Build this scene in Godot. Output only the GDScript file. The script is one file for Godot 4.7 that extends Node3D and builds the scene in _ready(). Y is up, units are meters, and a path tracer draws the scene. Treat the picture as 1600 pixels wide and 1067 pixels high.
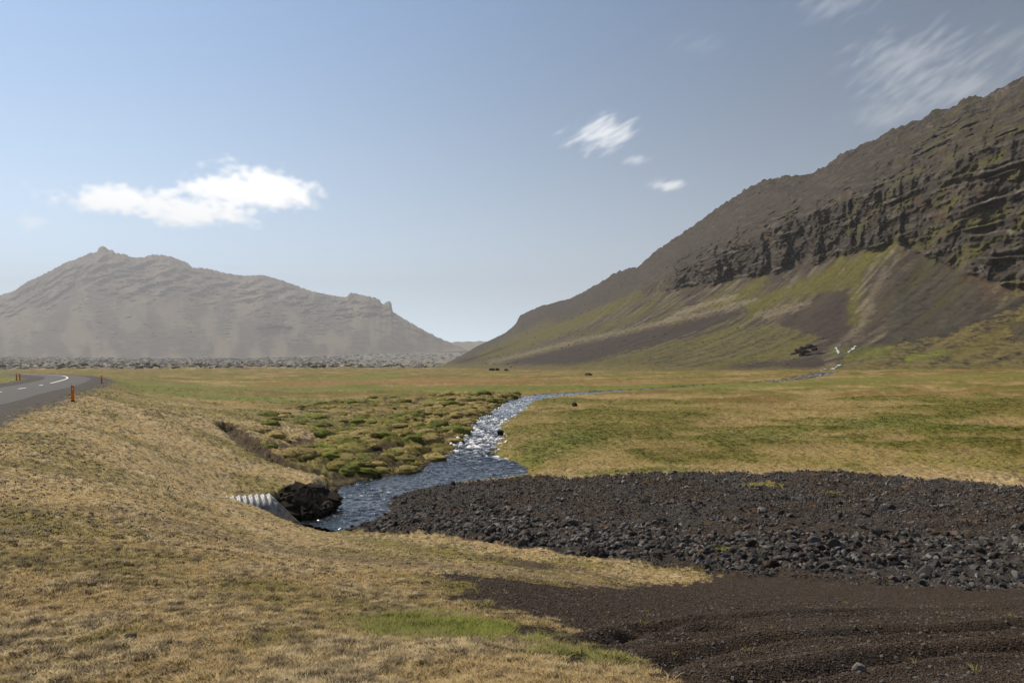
extends Node3D
# An Icelandic valley: a road verge slopes down to a stream that runs into a culvert; gravel bars, grass plain, lava field, two mountains.
# World: y up, metres, the eye at the origin looking along -z.

const F := 1232.0            # focal length in photograph pixels (1600 x 1067)
const HORIZON := 567.0
var cam_basis := Basis.IDENTITY
var rng := RandomNumberGenerator.new()
var n_big := FastNoiseLite.new()
var n_mid := FastNoiseLite.new()
var n_fine := FastNoiseLite.new()
var n_ridge := FastNoiseLite.new()
var n_cell := FastNoiseLite.new()
var n_block := FastNoiseLite.new()

# ------------------------------------------------------------------ helpers
func setup_noise() -> void:
	for a in [[n_big, 11, 1.0, 3], [n_mid, 23, 1.0, 3], [n_fine, 37, 1.0, 2]]:
		a[0].seed = a[1]
		a[0].noise_type = FastNoiseLite.TYPE_SIMPLEX_SMOOTH
		a[0].frequency = a[2]
		a[0].fractal_type = FastNoiseLite.FRACTAL_FBM
		a[0].fractal_octaves = a[3]
	n_ridge.seed = 5
	n_ridge.noise_type = FastNoiseLite.TYPE_SIMPLEX_SMOOTH
	n_ridge.frequency = 1.0
	n_ridge.fractal_type = FastNoiseLite.FRACTAL_RIDGED
	n_ridge.fractal_octaves = 4
	n_block.seed = 91
	n_block.noise_type = FastNoiseLite.TYPE_CELLULAR
	n_block.frequency = 1.0
	n_block.fractal_type = FastNoiseLite.FRACTAL_FBM
	n_block.fractal_octaves = 2
	n_block.cellular_return_type = FastNoiseLite.RETURN_CELL_VALUE
	n_block.cellular_jitter = 0.9
	n_cell.seed = 77
	n_cell.noise_type = FastNoiseLite.TYPE_CELLULAR
	n_cell.frequency = 1.0
	n_cell.fractal_type = FastNoiseLite.FRACTAL_NONE
	n_cell.cellular_return_type = FastNoiseLite.RETURN_CELL_VALUE

func ray(px: float, py: float) -> Vector3:
	var v: Vector3 = cam_basis * Vector3((px - 800.0) / F, -(py - 533.5) / F, -1.0)
	return v / -v.z

func pixel_of(p: Vector3) -> Vector2:
	var q: Vector3 = cam_basis.transposed() * p
	return Vector2(800.0 + F * q.x / -q.z, 533.5 - F * q.y / -q.z)

func sm(a: float, b: float, x: float) -> float:
	return smoothstep(a, b, x)

func table(t: Array, x: float, k: int) -> float:
	if x <= t[0][0]:
		return t[0][k]
	for i in range(1, t.size()):
		if x <= t[i][0]:
			var a: Array = t[i - 1]
			var b: Array = t[i]
			return lerpf(a[k], b[k], (x - a[0]) / (b[0] - a[0]))
	return t[t.size() - 1][k]

func mat(called: String, color: Color, rough: float, vertex := false) -> StandardMaterial3D:
	var m := StandardMaterial3D.new()
	m.resource_name = called
	m.albedo_color = color if vertex else color.linear_to_srgb()
	m.roughness = rough
	m.vertex_color_use_as_albedo = vertex
	m.metallic_specular = 0.25
	return m

func grain(seed_: int, freq: float, lo: float, hi: float, size := 512) -> NoiseTexture2D:
	var n := FastNoiseLite.new()
	n.seed = seed_
	n.frequency = freq
	n.fractal_octaves = 4
	n.fractal_gain = 0.6
	var t := NoiseTexture2D.new()
	t.width = size
	t.height = size
	t.seamless = true
	t.noise = n
	var g := Gradient.new()
	g.set_color(0, Color(lo, lo, lo))
	g.set_color(1, Color(hi, hi, hi))
	t.color_ramp = g
	return t

func put(o: Node3D, called: String, kind := "", label := "", category := "", group := "") -> Node3D:
	o.name = called
	add_child(o, true)
	if kind:
		o.set_meta("kind", kind)
	if label:
		o.set_meta("label", label)
	if category:
		o.set_meta("category", category)
	if group:
		o.set_meta("group", group)
	return o

func grid_mesh(v: PackedVector3Array, c: PackedColorArray, cols: int, rows: int, m: Material) -> MeshInstance3D:
	# v holds rows x cols; normals from neighbours; wound so that the front looks to the side that is up
	var nn := PackedVector3Array()
	nn.resize(v.size())
	var job := func(j: int) -> void:
		for i in cols:
			var a := v[j * cols + mini(i + 1, cols - 1)] - v[j * cols + maxi(i - 1, 0)]
			var b := v[mini(j + 1, rows - 1) * cols + i] - v[maxi(j - 1, 0) * cols + i]
			nn[j * cols + i] = a.cross(b).normalized()
	for j in rows:
		job.call(j)
	var idx := PackedInt32Array()
	idx.resize((cols - 1) * (rows - 1) * 6)
	var k := 0
	for j in rows - 1:
		for i in cols - 1:
			var a := j * cols + i
			idx[k] = a; idx[k + 1] = a + cols; idx[k + 2] = a + 1
			idx[k + 3] = a + 1; idx[k + 4] = a + cols; idx[k + 5] = a + cols + 1
			k += 6
	var arr := []
	arr.resize(Mesh.ARRAY_MAX)
	arr[Mesh.ARRAY_VERTEX] = v
	arr[Mesh.ARRAY_NORMAL] = nn
	arr[Mesh.ARRAY_COLOR] = c
	arr[Mesh.ARRAY_INDEX] = idx
	var me := ArrayMesh.new()
	me.add_surface_from_arrays(Mesh.PRIMITIVE_TRIANGLES, arr)
	me.surface_set_material(0, m)
	var o := MeshInstance3D.new()
	o.mesh = me
	return o

# ------------------------------------------------------------------ base height of the valley: a thin-plate surface through surveyed points
var tp := PackedVector3Array()      # (azimuth * 2, ln r, weight)
var tp_poly := Vector3.ZERO
const HA := 221
const HR := 170
const A0 := -0.96
const A1 := 0.96
const L0 := 0.6
const L1 := 9.0
var htab := PackedFloat32Array()

func survey() -> Array:
	# photograph pixel and depth in metres of points of bare ground
	return [
		[0, 1067, 4.5], [400, 1067, 4.2], [800, 1067, 4.2], [1200, 1067, 4.4], [1600, 1067, 4.7], [1900, 1067, 4.9], [-300, 1067, 4.6],
		[0, 900, 7.6], [400, 900, 8.6], [800, 905, 11.0], [1200, 950, 9.0], [1600, 950, 9.3], [600, 960, 6.9], [1000, 980, 7.4], [1900, 950, 9.6], [-250, 900, 7.4],
		[0, 780, 14.0], [200, 780, 16.5], [0, 700, 22.0], [0, 662, 28.5], [115, 630, 45.0], [200, 700, 27.0], [250, 650, 45.0], [-250, 700, 20.0],
		[330, 700, 39.0], [300, 800, 19.0], [400, 840, 17.5], [500, 835, 23.5], [600, 860, 19.0],
		[370, 783, 27.2], [400, 796, 27.3], [440, 808, 27.8], [330, 774, 28.0], [380, 764, 32.0], [430, 757, 33.0], [510, 765, 34.0], [300, 750, 29.0],
		[480, 817, 30.0], [560, 829, 28.6], [700, 840, 24.8], [880, 866, 21.3], [1110, 893, 18.6], [1300, 905, 17.8], [1600, 920, 17.0], [1900, 930, 16.6],
		[600, 795, 32.4], [800, 800, 29.6], [1100, 800, 28.0], [1400, 800, 27.0], [1600, 820, 24.3], [1900, 830, 24.0],
		[830, 742, 40.4], [1100, 739, 38.0], [1350, 743, 36.4], [1600, 758, 32.8], [1900, 775, 30.5],
		[1000, 700, 48.5], [1400, 700, 46.0], [1600, 700, 44.2], [1900, 700, 42.0], [950, 650, 73.0], [1300, 650, 67.0], [1600, 650, 62.0],
		[1000, 610, 126.0], [1300, 610, 109.0], [1600, 605, 107.0], [1900, 600, 105.0], [1000, 590, 214.0], [1300, 592, 167.0], [1600, 589, 142.0],
		[1600, 577, 240.0], [1300, 581, 222.0], [1000, 580, 322.0], [1900, 575, 236.0],
		[300, 620, 93.0], [300, 600, 149.0], [500, 650, 74.0], [600, 700, 49.0], [650, 690, 53.0], [400, 700, 45.5], [550, 740, 42.0], [500, 610, 123.0], [700, 600, 160.0], [700, 650, 76.0],
		[400, 582, 328.0], [700, 582, 328.0], [200, 582, 312.0], [180, 601, 115.0], [50, 586, 155.0], [0, 590, 122.0], [-250, 590, 118.0], [-250, 640, 36.0],
		[150, 577, 560.0], [500, 576, 560.0], [750, 577, 520.0], [0, 558.5, 4300.0], [400, 559.5, 4300.0], [700, 551, 5000.0], [-250, 558.5, 4300.0], [1200, 575, 600.0], [1700, 575, 600.0], [1000, 567, 2000.0], [1700, 567, 2000.0],
		[0, 559, 7000.0], [700, 554, 7000.0], [1500, 562, 7000.0]]

func kern(r2: float) -> float:
	return 0.0 if r2 < 1e-9 else r2 * log(r2)

func solve_heights() -> void:
	var pts := []
	for s in survey():
		var p := ray(s[0], s[1]) * float(s[2])
		pts.append(p)
	for p in [Vector3(0, -1.66, -2.0), Vector3(1.6, -1.68, -1.4), Vector3(-1.6, -1.66, -1.4)]:
		pts.append(p)
	var n := pts.size()
	var m := n + 3
	var u := PackedVector3Array()
	for p in pts:
		u.append(Vector3(atan2(p.x, -p.z) * 2.0, log(Vector2(p.x, p.z).length()), p.y))
	var a := []
	for i in m:
		var row := PackedFloat64Array()
		row.resize(m + 1)
		a.append(row)
	for i in n:
		for j in n:
			var dx := u[i].x - u[j].x
			var dy := u[i].y - u[j].y
			a[i][j] = kern(dx * dx + dy * dy)
		a[i][i] += 0.004
		a[i][n] = 1.0; a[i][n + 1] = u[i].x; a[i][n + 2] = u[i].y
		a[n][i] = 1.0; a[n + 1][i] = u[i].x; a[n + 2][i] = u[i].y
		a[i][m] = u[i].z
	for c in m:
		var best := c
		for r in range(c + 1, m):
			if absf(a[r][c]) > absf(a[best][c]):
				best = r
		var t = a[c]; a[c] = a[best]; a[best] = t
		var pc: PackedFloat64Array = a[c]
		for r in range(c + 1, m):
			var pr: PackedFloat64Array = a[r]
			var f := pr[c] / pc[c]
			if f != 0.0:
				for k in range(c, m + 1):
					pr[k] -= f * pc[k]
				a[r] = pr
	var w := PackedFloat64Array()
	w.resize(m)
	for c in range(m - 1, -1, -1):
		var s: float = a[c][m]
		for k in range(c + 1, m):
			s -= a[c][k] * w[k]
		w[c] = s / a[c][c]
	for i in n:
		tp.append(Vector3(u[i].x, u[i].y, w[i]))
	tp_poly = Vector3(w[n], w[n + 1], w[n + 2])
	htab.resize(HA * HR)
	var rows := []
	rows.resize(HR)
	var job := func(j: int) -> void:
		var out := PackedFloat32Array()
		out.resize(HA)
		var y := lerpf(L0, L1, float(j) / (HR - 1))
		for i in HA:
			var x := lerpf(A0, A1, float(i) / (HA - 1)) * 2.0
			var s := tp_poly.x + tp_poly.y * x + tp_poly.z * y
			for q in tp:
				var dx := x - q.x
				var dy := y - q.y
				var r2 := dx * dx + dy * dy
				if r2 > 1e-9:
					s += q.z * r2 * log(r2)
			out[i] = s
		rows[j] = out
	var id := WorkerThreadPool.add_group_task(job, HR)
	WorkerThreadPool.wait_for_group_task_completion(id)
	for j in HR:
		var row: PackedFloat32Array = rows[j]
		for i in HA:
			htab[j * HA + i] = row[i]

func htab_at(az: float, l: float) -> float:
	var fx := clampf((az - A0) / (A1 - A0), 0.0, 1.0) * (HA - 1)
	var fy := clampf((l - L0) / (L1 - L0), 0.0, 1.0) * (HR - 1)
	var i := mini(int(fx), HA - 2)
	var j := mini(int(fy), HR - 2)
	fx -= i
	fy -= j
	var k := j * HA + i
	return lerpf(lerpf(htab[k], htab[k + 1], fx), lerpf(htab[k + HA], htab[k + HA + 1], fx), fy)

func base_h(x: float, z: float) -> float:
	var az := atan2(x, -z)
	var l := 0.5 * log(x * x + z * z + 1e-6)
	var h := htab_at(az, l)
	if absf(az) > 0.9:
		h = lerpf(h, 0.5 * (htab_at(-0.96, l) + htab_at(0.96, l)), sm(1.0, 2.2, absf(az)))
	return h

func on_ground(px: float, py: float) -> Vector3:
	# where the sight line through a pixel of the photograph meets the surveyed ground
	var q := ray(px, py)
	var d := 2.0
	while d < 3000.0:
		if q.y * d < base_h(q.x * d, -d):
			break
		d *= 1.02
	var lo := d / 1.02
	for k in 12:
		var mid := 0.5 * (lo + d)
		if q.y * mid < base_h(q.x * mid, -mid):
			d = mid
		else:
			lo = mid
	return q * d

func at_level(px: float, py: float, level: float) -> Vector3:
	var q := ray(px, py)
	return q * (level / q.y)

# ------------------------------------------------------------------ plan of the place
var stream_l := PackedVector3Array()
var stream_r := PackedVector3Array()
var stream_c := PackedVector3Array()
var stream_w := PackedFloat32Array()
var stream_rapid := PackedFloat32Array()
var ditch := PackedVector3Array()
var road := PackedVector3Array()
var gravel_poly := PackedVector2Array()
var pad_poly := PackedVector2Array()
var hummock_poly := PackedVector2Array()
var gravel_box := Rect2()
var pad_box := Rect2()
var hummock_box := Rect2()
var patches := []           # [centre x, z, axis u, axis v, colour, strength]
var tracks := []            # wheel tracks in the pad: polylines in plan
var berm := PackedVector2Array()

const STRAW := Color(0.395, 0.292, 0.14)
const PALE := Color(0.46, 0.365, 0.21)
const OLIVE := Color(0.205, 0.178, 0.045)
const GREEN := Color(0.135, 0.15, 0.03)
const LUSH := Color(0.15, 0.17, 0.028)
const RUSSET := Color(0.235, 0.135, 0.05)
const SOIL := Color(0.052, 0.036, 0.026)
const BASALT := Color(0.05, 0.046, 0.042)
const SCORIA := Color(0.052, 0.038, 0.027)

func flat(a: Array) -> PackedVector2Array:
	var out := PackedVector2Array()
	for p in a:
		var w := on_ground(p[0], p[1])
		out.append(Vector2(w.x, w.z))
	return out

func box_of(p: PackedVector2Array, grow: float) -> Rect2:
	var b := Rect2(p[0], Vector2.ZERO)
	for q in p:
		b = b.expand(q)
	return b.grow(grow)

func lay_out() -> void:
	var cl := PackedVector3Array()
	var cr := PackedVector3Array()
	var rap := PackedFloat32Array()
	for a in [
		[446, 812, 535, 832, -6.26, 0.05], [468, 803, 562, 822, -6.24, 0.1], [505, 788, 600, 804, -6.2, 0.25], [530, 765, 612, 783, -6.18, 0.35],
		[570, 750, 650, 766, -6.14, 0.15], [625, 741, 730, 753, -6.1, 0.1], [652, 733, 822, 742, -6.02, 0.12], [668, 720, 800, 727, -5.92, 0.3], [692, 707, 768, 712, -5.8, 0.75],
		[711, 694, 772, 697, -5.66, 1.0], [727, 682, 781, 683, -5.52, 0.95], [740, 669, 780, 670, -5.4, 0.8], [748, 659, 782, 660, -5.3, 0.85], [756, 649, 804, 651, -5.2, 0.8],
		[772, 638, 820, 638, -5.08, 0.8], [789, 630, 832, 629, -4.98, 0.7], [812, 622.5, 850, 623, -4.86, 0.65], [842, 617.2, 896, 618.0, -4.74, 0.5]
		]:
		cl.append(at_level(a[0], a[1], a[4]))
		cr.append(at_level(a[2], a[3], a[4]))
		rap.append(a[5])
	# farther up only the line of the water shows: its middle, level and half width
	var mids := []
	for a in [[940, 613.4, -4.62, 1.7, 0.4], [1010, 608.6, -4.5, 0.8, 0.45], [1090, 604, -4.34, 0.5, 0.5], [1160, 600, -4.12, 0.55, 0.6], [1222, 595, -3.72, 1.7, 0.9], [1270, 587.5, -3.1, 2.4, 1.0], [1300, 580, -2.2, 2.4, 1.0]]:
		mids.append([at_level(a[0], a[1], a[2]), a[3], a[4]])
	for k in mids.size():
		var to: Vector3 = mids[mini(k + 1, mids.size() - 1)][0] - (mids[k - 1][0] if k > 0 else (cl[-1] + cr[-1]) * 0.5)
		var side := Vector3(-to.z, 0, to.x).normalized() * float(mids[k][1])
		cl.append(mids[k][0] - side)
		cr.append(mids[k][0] + side)
		rap.append(mids[k][2])
	for i in cl.size() - 1:
		for q in 4:
			var f := q / 4.0
			var l := cl[i].cubic_interpolate(cl[i + 1], cl[maxi(i - 1, 0)], cl[mini(i + 2, cl.size() - 1)], f)
			var r := cr[i].cubic_interpolate(cr[i + 1], cr[maxi(i - 1, 0)], cr[mini(i + 2, cl.size() - 1)], f)
			stream_l.append(l)
			stream_r.append(r)
			stream_c.append((l + r) * 0.5)
			stream_w.append(0.0)
			stream_rapid.append(lerpf(rap[i], rap[i + 1], f))
	for i in stream_c.size():
		var to := stream_c[mini(i + 1, stream_c.size() - 1)] - stream_c[maxi(i - 1, 0)]
		var over := stream_r[i] - stream_l[i]
		stream_w[i] = absf(Vector2(to.x, to.z).normalized().cross(Vector2(over.x, over.z))) * 0.5
	for a in [[352, 664, 54.0], [372, 676, 49.5], [398, 694, 45.0], [432, 713, 42.0], [468, 730, 40.6], [502, 744, 40.0], [545, 750, 41.0]]:
		ditch.append(ray(a[0], a[1]) * float(a[2]))
	for p in [Vector3(2, -1.9, 34), Vector3(-4.5, -1.95, 16), Vector3(-11.5, -2.0, 0), Vector3(-18, -2.05, -15), Vector3(-25, -2.1, -30), Vector3(-31.6, -2.15, -45), Vector3(-38.2, -2.2, -59), Vector3(-46, -2.22, -77), Vector3(-55.5, -2.22, -97), Vector3(-66, -2.22, -117), Vector3(-80, -2.24, -139), Vector3(-98, -2.3, -160), Vector3(-121, -2.4, -183), Vector3(-150, -2.5, -208), Vector3(-190, -2.6, -250), Vector3(-235, -2.6, -320), Vector3(-300, -2.2, -440), Vector3(-385, -1.0, -620), Vector3(-520, 2.0, -860), Vector3(-690, 5.0, -1150)]:
		road.append(p)
	gravel_poly = flat([[530, 828], [560, 806], [570, 785], [620, 764], [690, 748], [830, 741], [900, 747], [1000, 741], [1100, 736], [1300, 738], [1480, 747], [1600, 759], [1900, 790], [1900, 945], [1600, 922], [1400, 916], [1250, 908], [1110, 897], [1000, 881], [880, 864], [760, 847], [640, 834]])
	pad_poly = flat([[705, 912], [720, 897], [800, 908], [900, 916], [1000, 914], [1110, 897], [1250, 890], [1400, 890], [1900, 910], [1900, 1400], [1200, 1400], [1040, 1080], [940, 1040], [850, 1000], [800, 972], [720, 945], [690, 930]])
	hummock_poly = flat([[350, 668], [420, 640], [560, 622], [720, 615], [815, 614], [775, 632], [742, 655], [706, 693], [650, 738], [540, 742], [470, 722]])
	gravel_box = box_of(gravel_poly, 0.6)
	pad_box = box_of(pad_poly, 1.2)
	hummock_box = box_of(hummock_poly, 0.6)
	for a in [
		[720, 985, 115, 30, LUSH, 1.0], [640, 990, 80, 24, GREEN, 0.7], [720, 915, 50, 16, OLIVE, 0.9], [800, 950, 60, 10, GREEN, 0.7], [900, 1030, 70, 14, GREEN, 0.9], [590, 848, 60, 8, GREEN, 0.7], [560, 826, 70, 6, GREEN, 0.8], [470, 655, 62, 13, LUSH, 0.9],
		[225, 610, 55, 12, GREEN, 0.9], [300, 640, 60, 14, OLIVE, 0.8], [570, 590, 65, 6, GREEN, 0.9], [880, 690, 90, 22, GREEN, 0.8], [835, 710, 55, 14, GREEN, 0.7], [1400, 662, 190, 11, GREEN, 0.8], [1180, 678, 110, 12, GREEN, 0.7],
		[1050, 640, 120, 8, OLIVE, 0.9], [560, 737, 70, 8, LUSH, 0.8], [450, 725, 50, 14, OLIVE, 0.9], [640, 725, 50, 10, OLIVE, 0.9], [1000, 735, 120, 5, GREEN, 0.9], [1500, 720, 140, 10, OLIVE, 0.8], [1250, 720, 120, 8, OLIVE, 0.7],
		[700, 595, 160, 5, RUSSET, 0.9], [500, 600, 120, 6, RUSSET, 0.8], [1000, 598, 150, 4, RUSSET, 0.6], [1420, 592, 180, 5, RUSSET, 0.6], [800, 612, 80, 4, OLIVE, 0.7], [430, 1000, 70, 14, OLIVE, 0.9], [560, 950, 60, 10, OLIVE, 0.8], [420, 915, 60, 9, OLIVE, 0.8],
		[60, 815, 40, 16, OLIVE, 0.7], [90, 800, 30, 14, OLIVE, 0.5], [160, 1000, 40, 16, OLIVE, 0.8], [720, 870, 90, 12, OLIVE, 0.9], [900, 880, 60, 8, OLIVE, 0.8], [980, 905, 90, 7, STRAW, 0.8], [840, 930, 50, 6, OLIVE, 0.9], [760, 895, 70, 7, SOIL, 0.6], [840, 884, 44, 10, SCORIA, 0.95], [720, 925, 60, 12, OLIVE, 0.6],
		[740, 705, 60, 20, OLIVE, 0.5], [585, 712, 42, 14, SOIL, 0.8], [545, 715, 40, 10, SOIL, 0.6], [650, 680, 30, 8, SOIL, 0.4], [45, 590, 70, 9, GREEN, 0.9], [1130, 866, 24, 5, LUSH, 0.9], [1300, 772, 16, 3, LUSH, 0.9], [1190, 757, 40, 4, OLIVE, 0.8], [1540, 800, 50, 9, SCORIA, 0.9], [1020, 790, 60, 6, SCORIA, 0.7]]:
		var c := on_ground(a[0], a[1])
		var e := on_ground(a[0] + a[2], a[1])
		var g := on_ground(a[0], a[1] - a[3])
		var g2 := on_ground(a[0], a[1] + a[3])
		var u := Vector2(e.x - c.x, e.z - c.z)
		var v := Vector2(g.x - g2.x, g.z - g2.z) * 0.5
		patches.append([Vector2(c.x, c.z), u / u.length_squared(), v / v.length_squared(), a[4], a[5], u.length() + v.length()])
	for t in [[[930, 1010], [1010, 985], [1120, 968], [1260, 962], [1420, 955], [1620, 950], [1850, 950]], [[1000, 1050], [1090, 1020], [1200, 1000], [1330, 994], [1500, 985], [1700, 975]], [[1180, 1066], [1320, 1042], [1470, 1022], [1640, 1010]], [[1000, 995], [1060, 988], [1140, 985]]]:
		tracks.append(flat(t))
	berm = flat([[640, 818], [760, 830], [900, 845], [1080, 858], [1250, 862], [1420, 866], [1600, 872], [1800, 885]])

func near_line(p: Vector2, l: PackedVector2Array) -> float:
	var best := 1e9
	for i in l.size() - 1:
		var q := Geometry2D.get_closest_point_to_segment(p, l[i], l[i + 1])
		best = minf(best, p.distance_squared_to(q))
	return sqrt(best)

func along(x: float, z: float, l: PackedVector3Array) -> Vector3:
	# (distance in plan, segment + share, height) of the nearest point of a polyline
	var best := 1e9
	var where := 0.0
	for i in l.size() - 1:
		var ax := l[i].x
		var az := l[i].z
		if absf(az - z) > 90.0 and best < 1e8:
			continue
		var dx := l[i + 1].x - ax
		var dz := l[i + 1].z - az
		var t := clampf(((x - ax) * dx + (z - az) * dz) / (dx * dx + dz * dz), 0.0, 1.0)
		var ex := ax + dx * t - x
		var ez := az + dz * t - z
		var e := ex * ex + ez * ez
		if e < best:
			best = e
			where = i + t
	var k := mini(int(where), l.size() - 2)
	return Vector3(sqrt(best), where, lerpf(l[k].y, l[k + 1].y, where - k))

# ------------------------------------------------------------------ one point of the ground: height, colour, kind
# kinds: 0 grass, 1 gravel, 2 scoria pad, 3 bare soil, 4 stream bed, 5 road and shoulder, 6 lava
func ground_at(x: float, z: float, near_patches: Array) -> PackedFloat32Array:
	var d := -z
	var r := sqrt(x * x + z * z)
	var h := base_h(x, z)
	var kind := 0
	var hummock := 0.0
	var p := Vector2(x, z)
	var wx := n_mid.get_noise_2d(x * 0.45, z * 0.45)
	var wz := n_mid.get_noise_2d(x * 0.45 + 91.0, z * 0.45)
	var fine := n_fine.get_noise_2d(x * 4.0, z * 4.0)
	var fine2 := n_fine.get_noise_2d(x * 4.0 + 37.0, z * 4.0 + 11.0)
	var q := p + Vector2(wx, wz) * 0.5 + Vector2(fine, fine2) * (0.16 if r < 20.0 else 0.3)
	var far := sm(60.0, 160.0, r)
	# grass: straw, pale mats, olive, with dark specks of soil between the tufts
	var b1 := n_big.get_noise_2d(x * 0.045, z * 0.045)
	var b2 := n_big.get_noise_2d(x * 0.16 + 50.0, z * 0.16)
	var b3 := n_mid.get_noise_2d(x * 0.7 + 7.0, z * 0.7)
	var b4 := n_mid.get_noise_2d(x * 2.3 + 7.0, z * 2.3 + 30.0)
	var valley := sm(36.0, 44.0, d + 0.15 * x) if x > -14.0 else sm(60.0, 90.0, d)
	var c := STRAW.lerp(PALE, sm(-0.05, 0.45, b3 + 0.4 * fine))
	c = c.lerp(OLIVE, sm(0.05, 0.45, b2 + 0.45 * b4) * 0.72)
	var vc := STRAW.lerp(OLIVE, sm(-0.3, 0.25, b1 + 0.6 * b2 + 0.3 * b3))
	vc = vc.lerp(GREEN, sm(0.15, 0.5, b2 + 0.35 * b1 + 0.3 * b3) * 0.7)
	vc = vc.lerp(RUSSET, sm(0.0, 0.5, n_big.get_noise_2d(x * 0.03 + 200.0, z * 0.06)) * sm(60.0, 110.0, d) * 0.8)
	vc = vc.lerp(PALE, sm(0.25, 0.6, b3 - 0.5 * b2) * 0.35)
	vc = vc * Color(0.7, 0.69, 0.56) * (1.0 + 0.22 * b3 + 0.18 * b2 + 0.12 * b4)
	c = c.lerp(vc, valley)
	for a in near_patches:
		var e: Vector2 = p - a[0]
		if absf(e.x) + absf(e.y) < a[5] * 1.6:
			var s := sqrt(pow(e.dot(a[1]), 2.0) + pow(e.dot(a[2]), 2.0)) + 0.55 * b3 + 0.45 * b4 + 0.45 * fine
			if s < 1.25:
				c = c.lerp(a[3], a[4] * sm(1.25, 0.3, s))
	var speck := sm(0.12, 0.42, n_fine.get_noise_2d(x * 5.5 + 300.0, z * 5.5) + 0.35 * b3 + 0.2 * b2)
	if far < 1.0:
		c = c.lerp(SOIL.lerp(Color(0.1, 0.085, 0.06), 0.5), speck * 0.85 * (1.0 - far) * (1.0 - 0.8 * valley))
	# relief of the turf
	var bare := h
	h += 0.018 * fine * (1.0 - sm(14.0, 40.0, r)) + 0.05 * b3 * (1.0 - far) + 0.2 * b2 * sm(30.0, 55.0, r) + 0.08 * b4 * sm(20.0, 40.0, r) * (1.0 - far) + 0.12 * b3 * far + 0.5 * b1 * sm(44.0, 70.0, r)
	# hummocky peat along the far bank
	if hummock_box.has_point(p) and Geometry2D.is_point_in_polygon(q, hummock_poly):
		var hm := n_big.get_noise_2d(x * 0.27 + 400.0, z * 0.2)
		var hb := n_mid.get_noise_2d(x * 0.85 + 400.0, z * 0.85)
		var near_water := 1.0 - sm(3.0, 14.0, along(x, z, stream_c).x)
		hummock = (0.4 * hm + 0.2 * hb) * (0.3 + near_water) + 0.1 * near_water
		c = c.lerp(SOIL, sm(0.02, 0.2, -hm - 0.7 * hb - 0.1 + 0.3 * near_water + 0.25 * fine) * 0.9)
	# gravel bar
	if kind == 0 and gravel_box.has_point(p) and Geometry2D.is_point_in_polygon(q, gravel_poly):
		kind = 1
		var dbm := near_line(p, berm)
		h += 0.16 * exp(-pow(dbm / 1.5, 2.0)) + 0.09 * b3 + 0.06 * b4 + 0.03 * fine
		h += 0.08 * b2
		c = Color(0.052, 0.047, 0.042).lerp(SCORIA, sm(-0.3, 0.3, b2 + 0.4 * b3)) * (0.85 + 0.35 * fine + 0.2 * b4)
		if n_cell.get_noise_2d(x * 3.0, z * 3.0) > 0.97:
			c = c.lerp(RUSSET, 0.4)
		for a in near_patches:
			if a[3] == LUSH or a[3] == OLIVE:
				var e: Vector2 = p - a[0]
				if absf(e.x) + absf(e.y) < a[5] * 1.3 and a[5] < 6.0:
					var s := sqrt(pow(e.dot(a[1]), 2.0) + pow(e.dot(a[2]), 2.0)) + 0.5 * fine
					if s < 0.9:
						c = c.lerp(a[3], 0.8)
						kind = 0
	if kind == 0 and pad_box.has_point(p) and Geometry2D.is_point_in_polygon(q + Vector2(fine2 + b4, fine - b4) * 0.4, pad_poly):
		kind = 2
		c = SCORIA.lerp(Color(0.056, 0.04, 0.029), sm(-0.3, 0.3, b2)).lerp(BASALT, sm(0.0, 0.5, b3) * 0.5) * (0.9 + 0.3 * fine)
		h = bare + 0.006 * fine + 0.008 * b4 + 0.02 * b3
		for t in tracks:
			var dt := near_line(p + Vector2(wx, wz) * 0.06, t)
			if dt < 0.7:
				h += -0.09 * exp(-pow(dt / 0.13, 2.0)) + 0.035 * exp(-pow((dt - 0.26) / 0.1, 2.0))
	# the ditch that joins the stream
	if d > 34.0 and d < 60.0 and x < 0.0:
		var a := along(x, z, ditch)
		if a.x < 2.2:
			var dd := a.x + 0.25 * b4
			var bed := minf(h, a.z) - 0.6
			h = lerpf(bed, h, sm(0.25, 1.0, dd))
			c = c.lerp(SOIL, sm(1.15, 0.75, dd + 0.4 * fine) * 0.95)
			if dd < 0.85:
				kind = 3
	# the road on its bank
	if x < (2.0 - 0.42 * d if d < 120.0 else -30.0) + (6.0 if d < 6.0 else 0.0):
		var a := along(x, z, road)
		var far_road := sm(250.0, 420.0, d)
		if a.x < 12.0:
			var lev := lerpf(a.z, h, far_road)
			h = lerpf(lev - 0.06, h, sm(4.4, 9.0, a.x))
			if a.x < 5.7 + 0.9 * b3 + 0.7 * fine and d < 330.0:
				kind = 5
				c = Color(0.075, 0.066, 0.058) * (0.9 + 0.3 * fine)
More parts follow.
